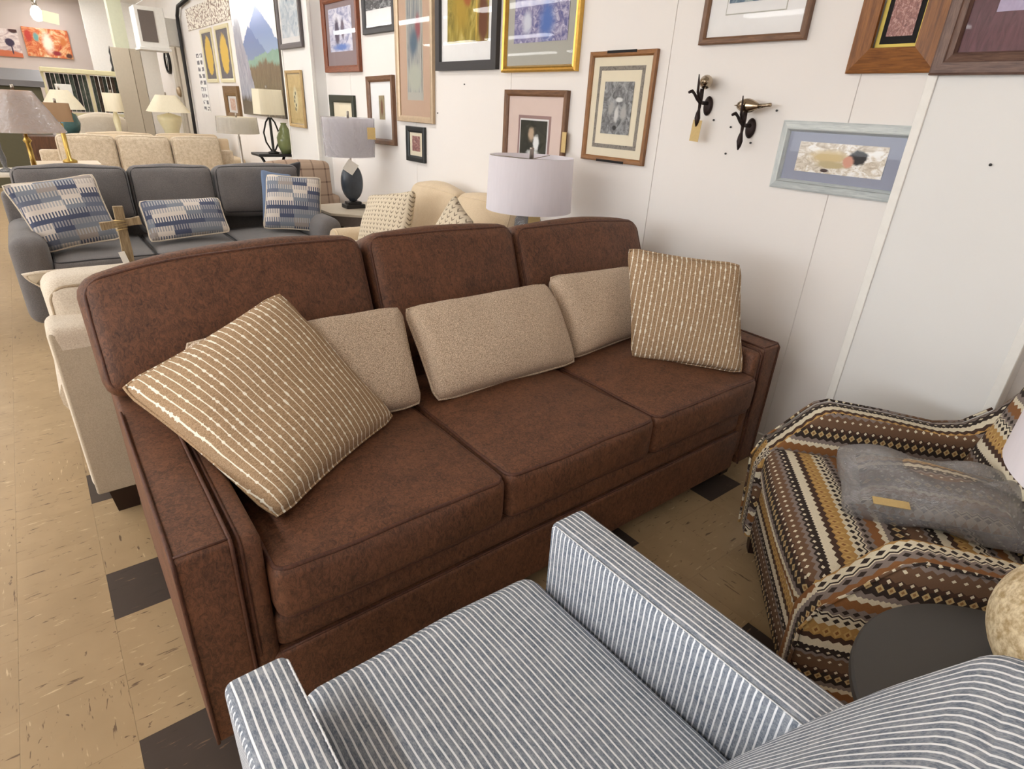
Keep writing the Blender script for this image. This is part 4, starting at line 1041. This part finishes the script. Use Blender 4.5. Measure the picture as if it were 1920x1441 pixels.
# pictures on and past the far pilaster
AL1 = art('pale_street_print', [(0, S(150, 170, 186)), (.5, S(214, 220, 224)), (1, S(244, 244, 244))], 3, (1, 1, 1), [(.45, .75, .12, .2, S(120, 150, 170), .6)])
picture('dark-framed pale print high on the far pilaster', 6.42, 7.08, 1.915, 2.60, plain('charcoal_frame', S(88, 80, 80), .5), .05, [(0, c_white)], AL1, (.10, .08, .10, .10), X=2.378)
AL2 = art('leaf_sketch', [(0, S(206, 182, 126)), (1, S(226, 204, 150))], 3, (1, 1, 1), [(.5, .5, .2, .3, S(236, 226, 190), .4)]+[(.45+.06*math.sin(i*2), .3+.08*i, .06, .05, S(96, 100, 80), .5) for i in range(5)])
picture('light wood framed leaf sketch on the far pilaster', 6.545, 7.01, 1.18, 1.72, W_tan, .03, [], AL2, (.035, .035, .035, .035), X=2.378)
g = G('mountain_landscape'); uv_ = g.co('UV'); u_, v_, _ = g.sep(uv_)
nz_ = g.noise(g.vm('MULTIPLY', uv_, (2, 1, 1)), 5, 6, .65); fine_ = g.noise(g.vm('MULTIPLY', uv_, (7, 1.5, 1)), 5, 5, .7, .6)
def ridge(pk, top, slope, rough): return g.math('ADD', g.math('SUBTRACT', top, g.math('MULTIPLY', g.math('ABSOLUTE', g.math('SUBTRACT', u_, pk)), slope)), g.math('MULTIPLY', g.math('SUBTRACT', nz_, .5), rough))
def below(h, sft=.01): return g.smooth(g.math('SUBTRACT', h, v_), 0.0, sft)
col = g.mix(nz_, S(226, 230, 240), S(250, 250, 252))
col = g.mix(below(ridge(.62, .90, .75, .14)), col, g.mix(g.smooth(v_, .5, .9), S(150, 174, 206), S(92, 122, 196)))
col = g.mix(below(ridge(.40, .76, .7, .12)), col, g.mix(g.smooth(v_, .4, .75), S(128, 150, 180), S(104, 128, 184)))
col = g.mix(below(ridge(1.0, .56, .12, .10)), col, g.mix(nz_, S(112, 156, 140), S(156, 186, 166)))
col = g.mix(below(ridge(.7, .48, .10, .2), .05), col, g.mix(fine_, S(58, 50, 44), S(150, 134, 100)))
col = g.mix(below(ridge(.10, .98, 2.6, .5), .04), col, g.mix(fine_, S(84, 88, 108), S(206, 208, 220)))
col = g.mix(below(ridge(.2, .2, .05, .15), .08), col, g.mix(fine_, S(52, 46, 44), S(110, 98, 84)))
AT = g.done(col, .22)
t = thing('canvas_print', 'big glossy unframed mountain landscape print on the wall', 'picture', (WX-.001, 8.36, 1.235))
obj('canvas', panel(1.70, 1.33, 0, .035, .034), AT, t, smooth=False)
picture('chunky brown frame under the gold oval panels', 9.42, 10.16, 1.10, 1.575, wood('chunky_brown_frame', S(92, 66, 34), S(134, 100, 58)), .13, [(0, c_white)], art('terracotta_sketch', [(0, S(200, 140, 110)), (1, S(238, 226, 214))], 4), (.24, .24, .16, .16), dep=.04)
for i, (ya, yb) in enumerate(((10.49, 11.06), (9.585, 10.21))):
    AO = art('gold_oval_panel_%s' % 'ab'[i], [(0, S(92, 88, 92)), (1, S(112, 106, 108))], 4, (1, 1, 1), [(.5, .5, .36, .44, S(214, 178, 74), .08 if i == 0 else .2)])
    picture(('gold oval on grey panel, the one further from the mountain print', 'ragged gold oval on grey panel, next to the mountain print')[i], ya-.05, yb+.05, 1.62, 2.33, M_cream, .05, [], AO, (.05, .05, .05, .05), dep=.02, glass=False, name='wall_panel_art')
g = G('lace_border'); x_, y_, z_ = g.sep(g.co()); nz_ = g.noise(g.vm('MULTIPLY', g.co(), (1, 1, 1.4)), 24, 3)
g.done(g.mix(g.smooth(nz_, .5, .56), S(240, 234, 222), S(150, 130, 118)), .9); M_lace = g.m
o = obj('wall_hanging', box(-.012, 0, -1.25, 1.25, 0, .30, .004, 1), M_lace, smooth=False); tag(o, 'cream lace-bordered textile above the gold oval panels', 'textile'); o.location = (WX-.001, 10.62, 2.36)
g = G('photo_sheet'); u_, v_, _ = g.sep(g.co('UV'))
bl = g.math('MULTIPLY', g.math('LESS_THAN', g.math('ABSOLUTE', g.math('SUBTRACT', g.math('FRACT', g.math('MULTIPLY', u_, 2.0)), .5)), .36), g.math('LESS_THAN', g.math('ABSOLUTE', g.math('SUBTRACT', g.math('FRACT', g.math('MULTIPLY', v_, 9.0)), .5)), .30))
g.done(g.mix(g.math('MULTIPLY', bl, g.math('GREATER_THAN', g.noise(g.vm('MULTIPLY', g.co('UV'), (3, 10, 1)), 1.0), .44)), S(240, 238, 234), S(120, 118, 122)), .8)
o = obj('paper_sheet', panel(.45, .86, 0, .004, .003), g.m, smooth=False); tag(o, 'long white sheet with small grey photos pinned to the wall', 'poster'); o.location = (WX-.001, 11.45, 1.19)

# conduit, door boards, clock and bell far along the wall
o = obj('conduit', tube([Vector((0, .15, 0)), Vector((0, .05, 1.2)), Vector((0, 0, 2.45)), Vector((0, -.03, 2.60)), Vector((0, -.20, 2.72)), Vector((0, -.9, 2.76))], .028, 10), M_black); tag(o, 'black pipe running up the wall and bending along it', 'pipe'); o.location = (WX-.05, 12.35, 0)
for i, (ya, yb, d) in enumerate(((12.62, 12.95, .03), (13.0, 13.25, .05), (13.30, 13.55, .03))):
    struct(obj('trim_%d' % (4+i), box(WX-d, WX-.0005, ya, yb, 0, 2.55, .005, 1), plain('door_board_%s' % 'abc'[i], (S(206, 196, 180), S(184, 174, 158), S(214, 206, 192))[i], .6), None, smooth=False))
t = thing('wall_clock', 'round dark-rimmed wall clock past the black pipe', 'clock', (WX-.001, 13.95, 1.97))
obj('rim', xf(lathe([(.17, 0), (.20, 0), (.205, .03), (.19, .05), (.17, .04)], 36), R(-PI/2, 'Y')), M_black, t)
obj('dial', xf(lathe([(0, .0), (.172, 0), (.172, .02), (0, .02)], 36), R(-PI/2, 'Y')), M_white, t)
for a, l in ((.6, .10), (2.4, .14)): obj('hand', tube([Vector((-.025, 0, 0)), Vector((-.025, l*math.sin(a), l*math.cos(a)))], .006, 6), M_black, t)
o = obj('alarm_bell', xf(lathe([(0, .06), (.05, .055), (.08, .03), (.09, 0), (0, 0)], 24), R(-PI/2, 'Y')), M_champagne); tag(o, 'small round brass alarm bell beside the black pipe', 'bell'); o.location = (WX-.052, 13.12, 1.47)

# paintings on the end wall
def wall_art(label, xa, xb, za, zb, m):
    t = thing('canvas_print', label, 'picture', ((xa+xb)/2, YF-.001, za), PI/2)
    obj('canvas', panel(xb-xa, zb-za, 0, .04, .039), m, t, smooth=False); return t
AW = art('wine_still_life', [(0, S(150, 120, 130)), (.5, S(222, 206, 200)), (1, S(240, 234, 230))], 3, (1, 1, 1), [(.5, .06, .8, .2, S(200, 110, 74), .3), (.42, .45, .07, .30, S(56, 50, 80), .3), (.41, .82, .03, .14, S(56, 50, 80), .3), (.18, .40, .10, .28, S(70, 62, 92), .3), (.78, .52, .12, .16, S(62, 48, 72), .3), (.80, .25, .02, .2, S(62, 48, 72), .3), (.92, .95, .14, .12, S(70, 40, 36), .5)])
AR = art('red_abstract', [(0, S(170, 60, 40)), (.4, S(216, 120, 70)), (.7, S(226, 180, 130)), (1, S(236, 222, 200))], 3, (1.4, 1, 1), [(.27, .68, .08, .22, S(110, 160, 156), .6), (.10, .7, .12, .3, S(190, 60, 48), .6), (.50, .5, .16, .5, S(244, 232, 212), .7), (.66, .16, .14, .12, S(150, 40, 50), .6), (.92, .1, .1, .12, S(80, 44, 36), .5), (.85, .6, .12, .25, S(206, 120, 60), .7)])
wall_art('wine bottle and glass canvas at the far left of the end wall', -.35, .385, 1.945, 2.44, AW)
wall_art('red, orange and cream abstract canvas on the end wall', .47, 1.235, 1.985, 2.51, AR)
o = obj('figurine', lathe([(0, 0), (.05, 0), (.045, .03), (.025, .08), (.035, .18), (.02, .26), (.028, .31), (.012, .38), (0, .42)], 16), M_black); tag(o, 'slim dark figurine standing on top of the rug rack', 'figurine'); o.location = (1.60, 14.0, 1.7405)
# hanging bulb with tag
t = thing('pendant_lamp', 'bright hanging bulb with a paper tag at the top left', 'lamp', (.43, 9.2, 2.155))
g = G('bulb_glow'); em = g.n('ShaderNodeEmission', {'Color': (1, .96, .9, 1), 'Strength': 9.0}); g.nt.links.new(em, g.o.inputs[0])
obj('bulb', lathe([(0, -.07), (.04, -.055), (.06, -.01), (.05, .04), (.022, .08), (0, .085)], 20), g.m, t)
obj('socket', lathe([(0, .075), (.024, .075), (.024, .13), (0, .135)], 14), M_nickel, t)
obj('cord', tube([Vector((0, 0, .13)), Vector((0, 0, ZC-2.156))], .004, 6), M_white, t)
o = obj('price_tag', xf(box(-.075, .075, -.001, .001, -.055, .055), R(.15, 'Y')), plain('cream_tag', S(244, 240, 206), .8), smooth=False); tag(o, 'cream paper tag hanging from the bright bulb', 'tag'); o.location = (.545, 9.15, 2.135)

# bird coat hooks
def hook(label, y, z, along):
    t = thing('bird_hook', label, 'hook', (WX-.001, y, z))
    obj('back_plate', xf(lathe([(0, 0), (.022, 0), (.024, .006), (.016, .014), (0, .016)], 24), Matrix(((0, 0, -1, 0), (0, 1, 0, 0), (1.7, 0, 0, -.012), (0, 0, 0, 1)))), M_iron, t)
    P = lambda u, v, d: PW(u, v, d)
    obj('stem', tube([P(0, -.002, .012), P(0, -.002, .05), P(0, .0, .068), P(0, .025, .07), P(0, .055, .07)], [.008, .008, .010, .011, .009], 8), M_iron, t)
    obj('lower_leaf', tube([P(0, .0, .068), P(0, -.03, .068), P(0, -.045, .070), P(.002, -.065, .072), P(.003, -.085, .072), P(.0, -.10, .070)], [.008, .006, .010, .013, .009, .003], 8), M_iron, t)
    obj('hook_arm', tube([P(0, .0, .07), P(-.003, .012, .09), P(-.004, .032, .115), P(-.004, .042, .135), P(-.004, .036, .155)], [.008, .007, .006, .007, .006], 8), M_iron, t)
    obj('upright_leaf', tube([P(0, .005, .075), P(-.002, .04, .095), P(-.002, .075, .10), P(-.003, .110, .106)], [.005, .006, .005, .002], 8), M_iron, t)
    prf = [(.007, -.058), (.010, -.05), (.017, -.036), (.024, -.020), (.0285, -.004), (.029, .008), (.0265, .020), (.022, .029), (.0185, .037), (.0135, .045), (.007, .0495), (.0035, .052), (.002, .060), (0, .066)]
    b = lathe(prf, 20)          # axis z: head towards +z
    tail = tube([Vector((0, 0, -.05)), Vector((0, .004, -.085)), Vector((0, .006, -.105))], [.010, .007, .008], 8)
    if along:   # beak towards the viewer's left
        M = Matrix(((1, 0, 0, -.062), (0, 0, 1, 0), (0, 1, 0, .074), (0, 0, 0, 1)))
    else:       # facing out from the wall
        M = Matrix(((0, 0, -1, -.05), (1, 0, 0, 0), (0, 1, 0, .082), (0, 0, 0, 1))) 
        M = T(-.05, 0, 0) @ R(.65, 'Z') @ T(.05, 0, 0) @ M
    obj('bird_body', xf(b, M), M_bronze, t); obj('bird_tail', xf(tail, M), M_bronze, t)
    return t
hook('bronze bird coat hook facing out from the wall, with a price tag', 1.767, 1.528, False)
hook('bronze bird coat hook with the bird in profile', 1.530, 1.446, True)
o = obj('price_tag', box(-.001, .001, -.024, .024, -.045, .045), M_tagpaper, smooth=False); tag(o, 'kraft price tag hanging under the left bird hook', 'tag'); o.location = (2.450, 1.765, 1.41); o.rotation_euler = (.05, 0, 0)
nm = bpy.data.meshes.new('nail'); b = xf(lathe([(0, 0), (.004, 0), (.0045, .006), (0, .007)], 8), R(-PI/2, 'Y')); b.to_mesh(nm); b.free(); nm.materials.append(M_black)
for y, z, X in ((3.79, 1.603, WX), (4.15, 1.409, WX), (1.63, 1.323, WX), (1.725, 1.459, WX), (1.63, 1.434, WX), (1.517, 1.376, WX), (1.428, 1.507, WX), (.597, 1.372, 2.385)):
    o = obj('nail', nm, None); o.location = (X, y, z); tag(o, 'bare dark nail left in the white wall', 'nail', 'bare nails in the white wall')
